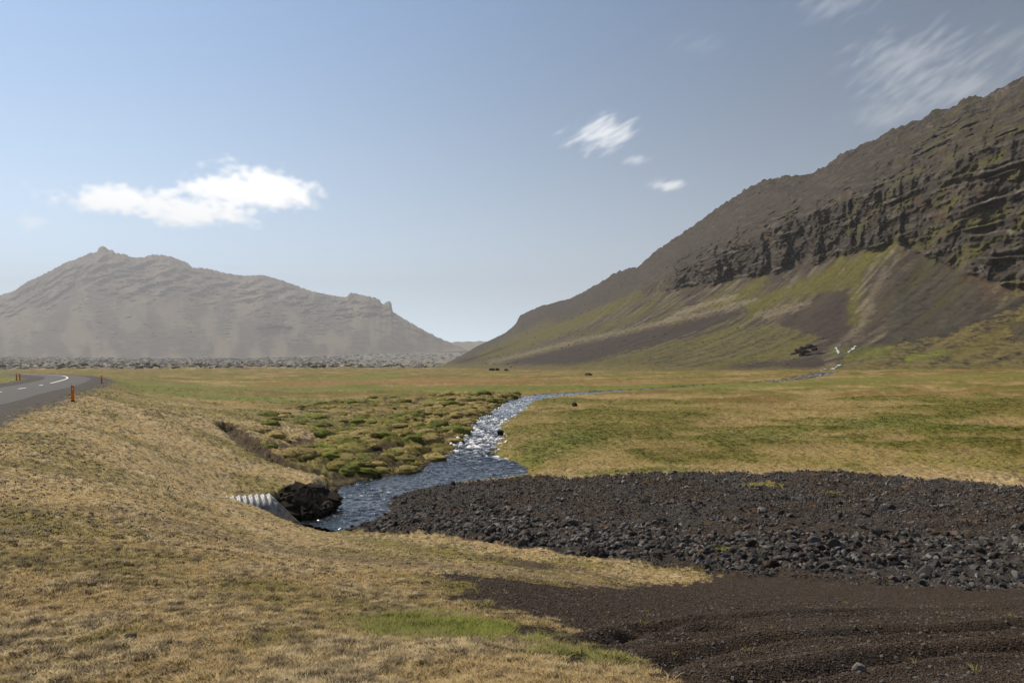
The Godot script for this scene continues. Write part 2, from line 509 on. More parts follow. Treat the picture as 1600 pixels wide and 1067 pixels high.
	# the stream bed and its banks
	if d > 26.0 and d < 260.0 and x > -14.0 and x < 110.0:
		var a := along(x, z, stream_c)
		var k := mini(int(a.y), stream_w.size() - 2)
		var w := lerpf(stream_w[k], stream_w[k + 1], a.y - k)
		if a.x < w + 5.0:
			var edge := a.x + 0.22 * b4 + 0.12 * b3
			var left := (p - Vector2(stream_c[k].x, stream_c[k].z)).cross(Vector2(stream_c[k + 1].x - stream_c[k].x, stream_c[k + 1].z - stream_c[k].z)) > 0.0
			var wide := (0.7 + 2.6 * sm(38.0, 44.0, d) * sm(130.0, 90.0, d)) if left else 1.5
			if kind == 1:
				wide = 2.6
			if edge < w:
				h = a.z - 0.12 - 0.4 * (1.0 - pow(a.x / w, 2.0))
				kind = 4
				hummock = 0.0
				c = Color(0.042, 0.04, 0.038)
			else:
				var up := sm(0.0, wide, edge - w)
				h = lerpf(a.z + 0.05, maxf(h, a.z + 0.12), up)
				hummock *= sm(0.0, 0.35, up)
				if kind == 0:
					c = c.lerp(SOIL if left else OLIVE, sm(0.3, 0.08, up + 0.25 * b4) * (0.9 if left else 0.6))
					if left and up + 0.25 * b4 < 0.14:
						kind = 3
	h += hummock
	# beyond the plain: the lava field
	if d > 430.0 and kind != 5:
		var inl := sm(470.0, 540.0, d + 60.0 * b1) * sm(60.0, -260.0, x - (d - 500.0) * 0.02) 
		if inl > 0.0:
			var rg := n_ridge.get_noise_2d(x * 0.02, z * 0.012)
			h += inl * (2.6 * rg + 1.6 * n_mid.get_noise_2d(x * 0.11, z * 0.07) + 1.2)
			var lc := Color(0.2, 0.19, 0.175).lerp(Color(0.33, 0.31, 0.23), sm(-0.1, 0.5, n_mid.get_noise_2d(x * 0.06 + 9.0, z * 0.03)))
			lc = lc.lerp(Color(0.05, 0.05, 0.052), sm(0.05, 0.4, n_fine.get_noise_2d(x * 0.14, z * 0.06)))
			c = c.lerp(lc, inl)
			if inl > 0.4:
				kind = 6
	return PackedFloat32Array([h, c.r, c.g, c.b, kind])

# ------------------------------------------------------------------ the ground sheet: rings round the place, fine where the valley is
var ring := PackedFloat32Array()
var spoke := PackedFloat32Array()
var g_h := PackedFloat32Array()
var g_c := PackedColorArray()
var g_k := PackedByteArray()
const FINE := 0.66
const FINE_STEP := 0.0021
var fine_from := 0

func build_ground(m: Material) -> void:
	var r := 0.4
	while r < 10500.0:
		ring.append(r)
		r += clampf(0.0006 * r * r, 0.03, (0.008 if r < 100.0 else 0.018) * r) if r > 2.6 else 0.3
	var az := -PI
	while az < -FINE - 0.06:
		spoke.append(az)
		az += 0.08
	fine_from = spoke.size()
	az = -FINE
	while az < FINE:
		spoke.append(az)
		az += FINE_STEP
	while az < PI - 0.02:
		spoke.append(az)
		az += 0.08
	spoke.append(PI)
	var cols := spoke.size()
	var rows := ring.size()
	var parts := []
	parts.resize(rows)
	var job := func(j: int) -> void:
		var out := PackedFloat32Array()
		out.resize(cols * 5)
		var close := patches.filter(func(a): return absf(a[0].length() - ring[j]) < a[5] * 1.7)
		for i in cols:
			var g := ground_at(sin(spoke[i]) * ring[j], -cos(spoke[i]) * ring[j], close)
			for k in 5:
				out[i * 5 + k] = g[k]
		parts[j] = out
	var id := WorkerThreadPool.add_group_task(job, rows)
	WorkerThreadPool.wait_for_group_task_completion(id)
	var v := PackedVector3Array()
	v.resize(cols * rows)
	g_c.resize(cols * rows)
	g_h.resize(cols * rows)
	g_k.resize(cols * rows)
	for j in rows:
		var a: PackedFloat32Array = parts[j]
		for i in cols:
			var k := j * cols + i
			v[k] = Vector3(sin(spoke[i]) * ring[j], a[i * 5], -cos(spoke[i]) * ring[j])
			g_h[k] = a[i * 5]
			g_c[k] = Color(a[i * 5 + 1], a[i * 5 + 2], a[i * 5 + 3])
			g_k[k] = int(a[i * 5 + 4])
	print("ground ", cols, " x ", rows)
	put(grid_mesh(v, g_c, cols, rows, m), "ground", "structure")

func row_of(r: float) -> int:
	return clampi(ring.bsearch(r) - 1, 0, ring.size() - 2)

func cell_of(x: float, z: float) -> int:
	var i := fine_from + int((atan2(x, -z) + FINE) / FINE_STEP)
	return row_of(sqrt(x * x + z * z)) * spoke.size() + clampi(i, 0, spoke.size() - 2)

func height(x: float, z: float) -> float:
	var r := sqrt(x * x + z * z)
	var j := row_of(r)
	var f := (atan2(x, -z) + FINE) / FINE_STEP
	var i := clampi(fine_from + int(f), 0, spoke.size() - 2)
	var fx := clampf(f - int(f), 0.0, 1.0)
	var fy := clampf((r - ring[j]) / (ring[j + 1] - ring[j]), 0.0, 1.0)
	var k := j * spoke.size() + i
	var n := spoke.size()
	return lerpf(lerpf(g_h[k], g_h[k + 1], fx), lerpf(g_h[k + n], g_h[k + n + 1], fx), fy)

# ------------------------------------------------------------------ stones and tufts
func rock_mesh(seed_: int, m: Material, rounds := 1, rough := 0.0) -> ArrayMesh:
	# an icosahedron split, pushed about and cut by a few planes: an angular stone of about one metre
	var g := RandomNumberGenerator.new()
	g.seed = seed_
	var t := (1.0 + sqrt(5.0)) / 2.0
	var v := [Vector3(-1, t, 0), Vector3(1, t, 0), Vector3(-1, -t, 0), Vector3(1, -t, 0), Vector3(0, -1, t), Vector3(0, 1, t), Vector3(0, -1, -t), Vector3(0, 1, -t), Vector3(t, 0, -1), Vector3(t, 0, 1), Vector3(-t, 0, -1), Vector3(-t, 0, 1)]
	var f := [[0, 11, 5], [0, 5, 1], [0, 1, 7], [0, 7, 10], [0, 10, 11], [1, 5, 9], [5, 11, 4], [11, 10, 2], [10, 7, 6], [7, 1, 8], [3, 9, 4], [3, 4, 2], [3, 2, 6], [3, 6, 8], [3, 8, 9], [4, 9, 5], [2, 4, 11], [6, 2, 10], [8, 6, 7], [9, 8, 1]]
	for k in v.size():
		v[k] = v[k].normalized()
	for s in rounds:
		var mid := {}
		var nf := []
		for a in f:
			var e := []
			for q in 3:
				var i0: int = mini(a[q], a[(q + 1) % 3])
				var i1: int = maxi(a[q], a[(q + 1) % 3])
				var key := i0 * 10000 + i1
				if not mid.has(key):
					mid[key] = v.size()
					v.append(((v[i0] + v[i1]) * 0.5).normalized())
				e.append(mid[key])
			nf.append([a[0], e[0], e[2]])
			nf.append([e[0], a[1], e[1]])
			nf.append([e[2], e[1], a[2]])
			nf.append([e[0], e[1], e[2]])
		f = nf
	var planes := []
	for k in 9:
		planes.append([Vector3(g.randfn(), g.randfn(), g.randfn()).normalized(), g.randf_range(0.42, 0.75)])
	for k in v.size():
		var p: Vector3 = v[k] * (1.0 + 0.16 * n_mid.get_noise_3d(v[k].x * 1.3 + seed_, v[k].y * 1.3, v[k].z * 1.3))
		p *= 1.0 + rough * (0.9 * n_mid.get_noise_3d(v[k].x * 2.2, v[k].y * 2.2 + seed_, v[k].z * 2.2) + 0.6 * n_fine.get_noise_3d(v[k].x * 5.0, v[k].y * 5.0, v[k].z * 5.0 + seed_))
		for pl in planes:
			var over: float = p.dot(pl[0]) - pl[1]
			if over > 0.0:
				p -= pl[0] * over * 0.97
		v[k] = p * 0.7 * Vector3(1.0, 0.78, 0.9)
	var st := SurfaceTool.new()
	st.begin(Mesh.PRIMITIVE_TRIANGLES)
	st.set_smooth_group(-1)
	for a in f:
		for q in [0, 2, 1]:
			st.add_vertex(v[a[q]])
	st.generate_normals()
	var me := st.commit()
	me.surface_set_material(0, m)
	return me

func tuft_mesh(seed_: int, blades: int, spread: float, m: Material, width := 0.06) -> ArrayMesh:
	# one tuft about one unit high: thin bent blades
	var g := RandomNumberGenerator.new()
	g.seed = seed_
	var v := PackedVector3Array()
	var n := PackedVector3Array()
	for b in blades:
		var a := g.randf() * TAU
		var lean := g.randf_range(0.15, 1.0) * spread
		var foot := Vector3(cos(a), 0, sin(a)) * g.randf() * 0.5 * spread + Vector3(0, -0.1, 0)
		var out := Vector3(cos(a + g.randfn() * 0.7), 0, sin(a + g.randfn() * 0.7))
		var side := Vector3(-out.z, 0, out.x).rotated(Vector3.UP, g.randfn() * 0.8) * width * g.randf_range(0.6, 1.3)
		var tall := g.randf_range(0.5, 1.0)
		var mid := foot + Vector3(0, tall * 0.6, 0) + out * lean * 0.35
		var tip := foot + Vector3(0, tall * g.randf_range(0.75, 1.0), 0) + out * lean
		var nor := (Vector3.UP + out * 0.35 + Vector3(g.randfn(), 0, g.randfn()) * 0.25).normalized()
		for p in [foot - side, mid - side * 0.8, foot + side, foot + side, mid - side * 0.8, mid + side * 0.8, mid - side * 0.8, tip, mid + side * 0.8]:
			v.append(p)
			n.append(nor)
	var arr := []
	arr.resize(Mesh.ARRAY_MAX)
	arr[Mesh.ARRAY_VERTEX] = v
	arr[Mesh.ARRAY_NORMAL] = n
	var me := ArrayMesh.new()
	me.add_surface_from_arrays(Mesh.PRIMITIVE_TRIANGLES, arr)
	me.surface_set_material(0, m)
	return me

class Bag:
	var mesh: Mesh
	var data := PackedFloat32Array()
	func add(t: Transform3D, c: Color) -> void:
		var b := t.basis
		var o := t.origin
		data.append_array(PackedFloat32Array([b.x.x, b.y.x, b.z.x, o.x, b.x.y, b.y.y, b.z.y, o.y, b.x.z, b.y.z, b.z.z, o.z, c.r, c.g, c.b, 1.0]))
	func node() -> MultiMeshInstance3D:
		var mm := MultiMesh.new()
		mm.transform_format = MultiMesh.TRANSFORM_3D
		mm.use_colors = true
		mm.mesh = mesh
		mm.instance_count = data.size() / 16
		mm.buffer = data
		var o := MultiMeshInstance3D.new()
		o.multimesh = mm
		return o

func bag(me: Mesh) -> Bag:
	var b := Bag.new()
	b.mesh = me
	return b

func turned(scale: Vector3, tilt: float) -> Basis:
	return Basis(Vector3.UP, rng.randf() * TAU) * Basis(Vector3(rng.randfn(), 0, rng.randfn()).normalized(), tilt * rng.randfn()) * Basis.from_scale(scale)

func spread_grass(m: Material) -> void:
	rng.seed = 404
	var bags := []
	for k in 3:
		bags.append(bag(tuft_mesh(40 + k, 18, 0.9, m, 0.026)))
	for k in 3:
		bags.append(bag(tuft_mesh(50 + k, 12, 1.1, m, 0.07)))
	var lo := row_of(2.7)
	var hi := row_of(150.0)
	var n := spoke.size()
	for t in 400000:
		var j := rng.randi_range(lo, hi)
		var az := rng.randf_range(-FINE + 0.01, FINE - 0.01)
		var i := fine_from + int((az + FINE) / FINE_STEP)
		var k := j * n + i
		var kind := g_k[k]
		if kind == 4 or kind == 6:
			continue
		if kind != 0:
			var chance := 0.0006 if kind == 2 else (0.006 if kind == 1 else (0.12 if kind == 5 else 0.45))
			if rng.randf() > chance:
				continue
		var r := lerpf(ring[j], ring[j + 1], rng.randf())
		if rng.randf() < sm(45.0, 150.0, r):
			continue
		var x := sin(az) * r
		var z := -cos(az) * r
		var c := g_c[k]
		var dark := c.r < 0.1 and kind == 0
		if dark and c.g < 0.1 and rng.randf() < 0.75:
			continue
		if kind != 0:
			c = OLIVE
		if kind == 5 and along(x, z, road).x < 4.6:
			continue
		var green := clampf((c.g - c.r) * 14.0 + 0.6, 0.0, 1.0)
		var tall := lerpf(0.028, 0.06, green) * rng.randf_range(0.6, 1.6) * (1.0 + sm(20.0, 120.0, r) * 0.7)
		var wide := tall * rng.randf_range(1.0, 2.0) * (1.0 + sm(10.0, 60.0, r) * 1.0)
		c = c * rng.randf_range(0.76, 1.3)
		c = c.lerp(PALE, rng.randf() * (0.3 * (1.0 - 0.9 * green) if r < 36.0 else 0.05))
		var b: Bag = bags[rng.randi() % 3 + (0 if r < 12.0 else 3)]
		b.add(Transform3D(turned(Vector3(wide, tall, wide), 0.2), Vector3(x, height(x, z), z)), c)
	var total := 0
	for b in bags:
		total += b.data.size() / 16
		var o := put(b.node(), "grass", "stuff", "short dry grass and green tufts covering the slope and plain", "grass")
	print("tufts ", total)

func spread_hummocks(m: Material, blades: Material) -> void:
	# frost hummocks: domes of moss and turf, with bare peat in the gaps between them
	rng.seed = 313
	var bags := []
	for k in 4:
		var nu := 18
		var nv := 9
		var st := SurfaceTool.new()
		st.begin(Mesh.PRIMITIVE_TRIANGLES)
		st.set_smooth_group(0)
		var v := []
		for j in nv + 1:
			for i in nu:
				var th := TAU * i / nu
				var ph := 0.62 * PI * j / nv
				var n := Vector3(cos(th) * sin(ph), cos(ph), sin(th) * sin(ph))
				v.append(n * (1.0 + 0.3 * n_mid.get_noise_3d(n.x * 1.4 + k * 9.0, n.y * 1.4, n.z * 1.4) + 0.12 * n_fine.get_noise_3d(n.x * 4.0, n.y * 4.0 + k, n.z * 4.0)))
		for j in nv:
			for i in nu:
				var a := j * nu + i
				var b := j * nu + (i + 1) % nu
				for q in [a, b, a + nu, b, b + nu, a + nu]:
					st.add_vertex(v[q])
		st.generate_normals()
		var me := st.commit()
		me.surface_set_material(0, m)
		bags.append(bag(me))
	var fuzz := []
	for k in 3:
		fuzz.append(bag(tuft_mesh(70 + k, 14, 1.0, blades, 0.06)))
	var made := 0
	for t in 3600:
		var q := Vector2(rng.randf_range(hummock_box.position.x, hummock_box.end.x), rng.randf_range(hummock_box.position.y, hummock_box.end.y))
		if not Geometry2D.is_point_in_polygon(q, hummock_poly):
			continue
		var kind := g_k[cell_of(q.x, q.y)]
		if kind == 4:
			continue
		var a := along(q.x, q.y, stream_c)
		if rng.randf() > 0.10 + 0.55 * (1.0 - sm(3.0, 12.0, a.x)) or along(q.x, q.y, ditch).x < 0.9:
			continue
		var w := lerpf(0.22, 0.95, pow(rng.randf(), 1.6))
		var c := OLIVE.lerp(STRAW, rng.randf() * 0.6) if rng.randf() < 0.7 else GREEN.lerp(LUSH, rng.randf())
		c = c * rng.randf_range(0.7, 1.1)
		var tall := w * rng.randf_range(0.3, 0.6)
		var ground := height(q.x, q.y) - 0.08
		for e in int(10.0 + 26.0 * w):
			var th := rng.randf() * TAU
			var ph := sqrt(rng.randf()) * 1.35
			var on := Vector3(cos(th) * sin(ph) * w * 1.1, cos(ph) * tall, sin(th) * sin(ph) * w)
			var size := rng.randf_range(0.07, 0.15)
			fuzz[e % 3].add(Transform3D(turned(Vector3(size * 1.5, size, size * 1.5), 0.3), Vector3(q.x, ground, q.y) + on), c.lerp(STRAW, rng.randf() * 0.35) * rng.randf_range(0.75, 1.25))
		bags[t % 4].add(Transform3D(turned(Vector3(w * 1.25, tall, w), 0.12), Vector3(q.x, ground, q.y)), c)
		made += 1
	for b in bags:
		put(b.node(), "turf_hummocks", "stuff", "mossy turf hummocks crowding the peat bank beside the rapids", "hummocks")
	for b in fuzz:
		put(b.node(), "grass", "stuff", "shaggy grass on the turf hummocks beside the rapids", "grass")
	print("hummocks ", made)

func spread_stones(m: Material) -> void:
	rng.seed = 909
	var meshes := []
	for k in 6:
		meshes.append(rock_mesh(100 + k, m, 1))
	var small := []
	for k in 4:
		small.append(bag(rock_mesh(200 + k, m, 0)))
	var middle := []
	for k in 6:
		middle.append(bag(meshes[k]))
	var n := spoke.size()
	var big := []
	var lo := row_of(3.0)
	var hi := row_of(46.0)
	for t in 420000:
		var j := rng.randi_range(lo, hi)
		var az := rng.randf_range(-0.35, FINE - 0.01)
		var k := j * n + fine_from + int((az + FINE) / FINE_STEP)
		var kind := g_k[k]
		if kind != 1 and kind != 2:
			continue
		var r := lerpf(ring[j], ring[j + 1], rng.randf())
		var x := sin(az) * r
		var z := -cos(az) * r
		var tone := rng.randf_range(0.6, 1.7)
		var c := BASALT.lerp(Color(0.115, 0.105, 0.096), pow(rng.randf(), 1.5)) * tone
		if rng.randf() < 0.06:
			c = Color(0.22, 0.21, 0.2)
		elif rng.randf() < 0.2:
			c = Color(0.085, 0.06, 0.05) * tone
		var s: float
		if kind == 2:
			c = SCORIA.lerp(Color(0.075, 0.056, 0.043), rng.randf()) * tone
			s = rng.randf_range(0.004, 0.013) * (1.0 + 0.05 * r)
			if rng.randf() < 0.015:
				s *= 2.2
				c = Color(0.11, 0.10, 0.09)
		else:
			var db := near_line(Vector2(x, z), berm)
			var rubble := exp(-pow(db / 2.4, 2.0)) * (0.35 + 0.5 * sm(-0.3, 0.3, n_mid.get_noise_2d(x * 0.5 + 70.0, z * 0.5))) + 0.45 * sm(0.05, 0.4, n_mid.get_noise_2d(x * 0.35, z * 0.35))
			s = lerpf(0.018, 0.055, pow(rng.randf(), 1.7)) * (1.0 + sm(22.0, 34.0, r) * 0.7)
			if rng.randf() < rubble * 0.4:
				s = lerpf(0.06, 0.24, pow(rng.randf(), 3.0))
				if rng.randf() < 0.45:
					c = c.lerp(Color(0.17, 0.16, 0.15), rng.randf() * 0.8)
				if rng.randf() < 0.02:
					s *= 1.7
		var y := height(x, z)
		var tr := Transform3D(turned(Vector3(s * rng.randf_range(0.8, 1.3), s * rng.randf_range(0.7, 1.1), s), 0.5), Vector3(x, y + s * 0.12, z))
		if s > 0.14:
			big.append([s / r, tr, c])
		elif s > 0.07:
			middle[rng.randi() % 6].add(tr, c)
		else:
			small[rng.randi() % 4].add(tr, c)
	for t in 9000:
		# grit and pebbles that lie bare between the tufts of the verge
		var j := rng.randi_range(lo, row_of(30.0))
		var az := rng.randf_range(-FINE + 0.01, 0.25)
		var k := j * n + fine_from + int((az + FINE) / FINE_STEP)
		if g_k[k] != 0:
			continue
		var x := sin(az) * ring[j]
		var z := -cos(az) * ring[j]
		if n_mid.get_noise_2d(x * 0.5 + 15.0, z * 0.5) < -0.1:
			continue
		var s := rng.randf_range(0.009, 0.026) * (1.0 + 0.05 * ring[j])
		small[rng.randi() % 4].add(Transform3D(turned(Vector3(s * 1.2, s, s), 0.5), Vector3(x, height(x, z) + s * 0.3, z)), Color(0.1, 0.088, 0.075) * rng.randf_range(0.5, 2.0))
	big.sort_custom(func(a, b): return a[0] > b[0])
	var tones := []
	for k in 5:
		var tm := mat("basalt_%d" % k, [Color(0.06, 0.057, 0.056), Color(0.085, 0.08, 0.078), Color(0.11, 0.105, 0.1), Color(0.075, 0.05, 0.042), Color(0.19, 0.18, 0.17)][k], 0.9)
		tm.albedo_texture = grain(60, 0.03, 0.5, 1.0, 256)
		tm.uv1_triplanar = true
		tm.uv1_scale = Vector3.ONE * 2.0
		tones.append(tm)
	var names := ["dark grey basalt rock", "mid grey basalt rock", "light grey basalt rock", "reddish brown basalt rock", "pale grey weathered rock"]
	for k in big.size():
		var tr: Transform3D = big[k][1]
		var c: Color = big[k][2]
		if k < 290:
			var o := MeshInstance3D.new()
			o.mesh = meshes[k % 6]
			var w := 0
			if c.r > c.b * 1.5:
				w = 3
			elif c.r > 0.17:
				w = 4
			elif c.r > 0.095:
				w = 2
			elif c.r > 0.07:
				w = 1
			o.material_override = tones[w]
			o.transform = tr
			put(o, "basalt_rock", "", names[w] + " lying in the rubble of the gravel bar", "rock", names[w] + "s of the gravel bar")
		else:
			middle[k % 6].add(tr, c)
	for b in small:
		put(b.node(), "gravel", "stuff", "dark basalt gravel and cinders covering bar and pad", "gravel")
	for b in middle:
		put(b.node(), "cobbles", "stuff", "fist sized basalt cobbles strewn over the gravel bar", "cobbles")
	print("rocks ", big.size())

func boulder(px: float, py: float, size: float, seed_: int, color: Color, label: String, squash := 0.8, grow := 0.0) -> void:
	var p := on_ground(px, py)
	var y := height(p.x, p.z)
	var m := mat("boulder", color, 0.92)
	m.albedo_texture = grain(61 + seed_, 0.02, 0.45, 1.0, 256)
	m.uv1_triplanar = true
	m.uv1_scale = Vector3.ONE * 1.2
	var o := MeshInstance3D.new()
	o.mesh = rock_mesh(seed_, m, 2)
	o.transform = Transform3D(Basis(Vector3.UP, seed_ * 1.7) * Basis.from_scale(Vector3(size, size * squash, size)), Vector3(p.x, y + size * squash * (0.2 + grow), p.z))
	put(o, "boulder", "", label, "boulder")

# ------------------------------------------------------------------ the stream
func build_stream() -> void:
	var steps := 900
	var across := 64
	var v := PackedVector3Array()
	var c := PackedColorArray()
	var foam := PackedFloat32Array()
	var cl := Curve3D.new()
	var crv := Curve3D.new()
	var n := stream_l.size()
	# station by arc length, finer near
	for k in steps + 1:
		var s := pow(float(k) / steps, 1.15) * (n - 1)
		var i := mini(int(s), n - 2)
		var f := s - i
		var im := maxi(i - 1, 0)
		var ip := mini(i + 2, n - 1)
		var l := stream_l[i].cubic_interpolate(stream_l[i + 1], stream_l[im], stream_l[ip], f)
		var r := stream_r[i].cubic_interpolate(stream_r[i + 1], stream_r[im], stream_r[ip], f)
		var rapid := lerpf(stream_rapid[i], stream_rapid[i + 1], f)
		var calm := 1.0 - 0.8 * sm(110.0, 140.0, -l.z)
		var side := (r - l).normalized()
		l -= side * 0.8
		r += side * 0.8
		for q in across + 1:
			var t := float(q) / across
			var p := l.lerp(r, t)
			var big := n_mid.get_noise_2d(p.x * 1.1, p.z * 0.8)
			var chop := n_fine.get_noise_2d(p.x * 2.0, p.z * 2.6)
			var rip := n_fine.get_noise_2d(p.x * 8.0 + 40.0, p.z * 6.0)
			var ridge := n_ridge.get_noise_2d(p.x * 0.3 + 9.0, p.z * 0.5)
			p.y += calm * rapid * (0.13 * big + 0.07 * chop + 0.06 * ridge) + 0.034 * chop + 0.02 * rip
			v.append(p)
			foam.append(rapid * 0.62 + 0.6 * ridge + 0.45 * chop + 0.3 * big + 0.22 * n_big.get_noise_2d(p.x * 0.3, p.z * 0.22))
			c.append(Color(0.018, 0.017, 0.015).lerp(Color(0.72, 0.74, 0.75), pow(sm(0.78, 1.12, foam[-1] + 0.25 * rip), 1.2)))
	var cols := across + 1
	var water := mat("water", Color.WHITE, 0.07, true)
	water.metallic_specular = 0.36
	var o := grid_mesh(v, c, cols, steps + 1, water)
	put(o, "stream", "structure")
	# whitewater: broken crusts of froth lying on the rapids
	var st := SurfaceTool.new()
	st.begin(Mesh.PRIMITIVE_TRIANGLES)
	var cell := func(a: int) -> bool: return foam[a] > 0.92
	for j in steps:
		for i in across:
			var a := j * cols + i
			var ids := [a, a + cols, a + 1, a + 1, a + cols, a + cols + 1]
			for h in 2:
				var any := 0.0
				for k in 3:
					any += foam[ids[h * 3 + k]]
				if any / 3.0 > 1.02 and -v[a].z < 130.0:
					for k in 3:
						var id: int = ids[h * 3 + k]
						st.add_vertex(v[id] + Vector3(0, 0.012 + clampf((foam[id] - 1.0) * 0.12, 0.0, 0.07), 0))
	st.generate_normals()
	var fm := MeshInstance3D.new()
	var white := mat("froth", Color(0.8, 0.82, 0.84), 0.7)
	fm.mesh = st.commit()
	fm.mesh.surface_set_material(0, white)
	put(fm, "whitewater", "stuff", "white froth on the rapids of the stream", "froth")

# ------------------------------------------------------------------ road, posts, culvert
func smooth_road() -> PackedVector3Array:
	var cv := Curve3D.new()
	for i in road.size():
		var a := road[maxi(i - 1, 0)]
		var b := road[mini(i + 1, road.size() - 1)]
		var t := (b - a) / 6.0
		cv.add_point(road[i], -t, t)
	cv.bake_interval = 1.5
	return cv.get_baked_points()

func strip(line: PackedVector3Array, off: float, half: float, lift: float, from: float, to: float, m: Material, thick := 0.0) -> MeshInstance3D:
	var v := PackedVector3Array()
	var s := 0.0
	var rows := 0
	var across := [-1.0, -0.5, 0.0, 0.5, 1.0]
	for i in line.size():
		if i > 0:
			s += line[i].distance_to(line[i - 1])
		if s < from or s > to:
			continue
		var dir := (line[mini(i + 1, line.size() - 1)] - line[maxi(i - 1, 0)])
		dir.y = 0
		dir = dir.normalized()
		var side := Vector3(-dir.z, 0, dir.x)
		rows += 1
		for t in across:
			var p: Vector3 = line[i] + side * (off + half * t)
			var d := -p.z
			if d > 250.0:
				p.y = lerpf(p.y, height(p.x, p.z) + 0.5, sm(250.0, 420.0, d))
			p.y += lift - 0.02 * absf(off + half * t) - (0.12 if thick > 0.0 and absf(t) > 0.9 else 0.0)
			v.append(p)
	var c := PackedColorArray()
	c.resize(v.size())
	c.fill(Color.WHITE)
	return grid_mesh(v, c, across.size(), rows, m)

func build_road() -> void:
	var asphalt := mat("asphalt", Color(0.13, 0.125, 0.125), 0.85)
	asphalt.albedo_texture = grain(31, 0.05, 0.72, 1.0)
	asphalt.uv1_triplanar = true
	asphalt.uv1_world_triplanar = true
	asphalt.uv1_scale = Vector3.ONE * 0.35
	var line := smooth_road()
	var o := strip(line, 0.0, 4.0, 0.05, 0.0, 1e9, asphalt, 0.1)
	put(o, "road", "structure")
	var paint := mat("road_paint", Color(0.78, 0.78, 0.76), 0.7)
	# along the line: broken in the straight, solid through the bend
	var s := 0.0
	var solid_from := 0.0
	var solid_to := 0.0
	for i in range(1, line.size()):
		s += line[i].distance_to(line[i - 1])
		if solid_from == 0.0 and line[i].z < -84.0:
			solid_from = s
		if solid_to == 0.0 and line[i].z < -165.0:
			solid_to = s
	var at := 3.0
	while at < solid_from - 2.0:
		var dash := strip(line, 0.0, 0.09, 0.056, at, at + 4.6, paint)
		dash.name = "lane_dash"
		o.add_child(dash, true)
		at += 10.5
	var solid := strip(line, 0.0, 0.11, 0.056, solid_from, solid_to, paint)
	solid.name = "centre_line"
	o.add_child(solid, true)

func post(p: Vector3, tall: float, label: String, group: String) -> void:
	var t := Node3D.new()
	t.position = p
	t.rotation.y = 0.35
	t.rotation.z = 0.03
	var orange := mat("orange_plastic", Color(0.85, 0.24, 0.02), 0.5)
	var black := mat("black_rubber", Color(0.03, 0.03, 0.03), 0.7)
	var silver := mat("reflector", Color(0.75, 0.75, 0.72), 0.2)
	put(t, "marker_post", "", label, "post", group)
	var st := SurfaceTool.new()
	st.begin(Mesh.PRIMITIVE_TRIANGLES)
	# a curved plastic blade, its top cut at a slant
	var prof := []
	for k in 9:
		var a := lerpf(-1.1, 1.1, k / 8.0)
		prof.append(Vector2(sin(a) * 0.095, cos(a) * 0.06))
	for k in range(8, -1, -1):
		var a := lerpf(-1.1, 1.1, k / 8.0)
		prof.append(Vector2(sin(a) * 0.082, cos(a) * 0.06 - 0.02))
	var m := prof.size()
	for k in m:
		var a: Vector2 = prof[k]
		var b: Vector2 = prof[(k + 1) % m]
		var ya := tall - 0.1 * (a.x + 0.09) / 0.18
		var yb := tall - 0.1 * (b.x + 0.09) / 0.18
		for q in [Vector3(a.x, -0.2, a.y), Vector3(a.x, ya, a.y), Vector3(b.x, yb, b.y), Vector3(a.x, -0.2, a.y), Vector3(b.x, yb, b.y), Vector3(b.x, -0.2, b.y)]:
			st.add_vertex(q)
	for k in 8:
		var a: Vector2 = prof[k]
		var b: Vector2 = prof[k + 1]
		var c: Vector2 = prof[m - 2 - k]
		var e: Vector2 = prof[m - 1 - k]
		for q in [a, b, c, a, c, e]:
			st.add_vertex(Vector3(q.x, tall - 0.1 * (q.x + 0.09) / 0.18, q.y))
	st.generate_normals()
	var body := MeshInstance3D.new()
	body.name = "post_body"
	body.mesh = st.commit()
	body.mesh.surface_set_material(0, orange)
	t.add_child(body)
	var rf := BoxMesh.new()
	rf.size = Vector3(0.055, 0.13, 0.012)
	rf.material = silver
	var ro := MeshInstance3D.new()
	ro.name = "reflector"
	ro.mesh = rf
	ro.position = Vector3(0, tall - 0.24, 0.064)
	t.add_child(ro)
	var foot := CylinderMesh.new()
	foot.top_radius = 0.1
	foot.bottom_radius = 0.13
	foot.height = 0.14
	foot.radial_segments = 14
	foot.material = black
	var fo := MeshInstance3D.new()
	fo.name = "socket"
	fo.mesh = foot
	fo.position = Vector3(0, 0.0, 0.02)
	t.add_child(fo)

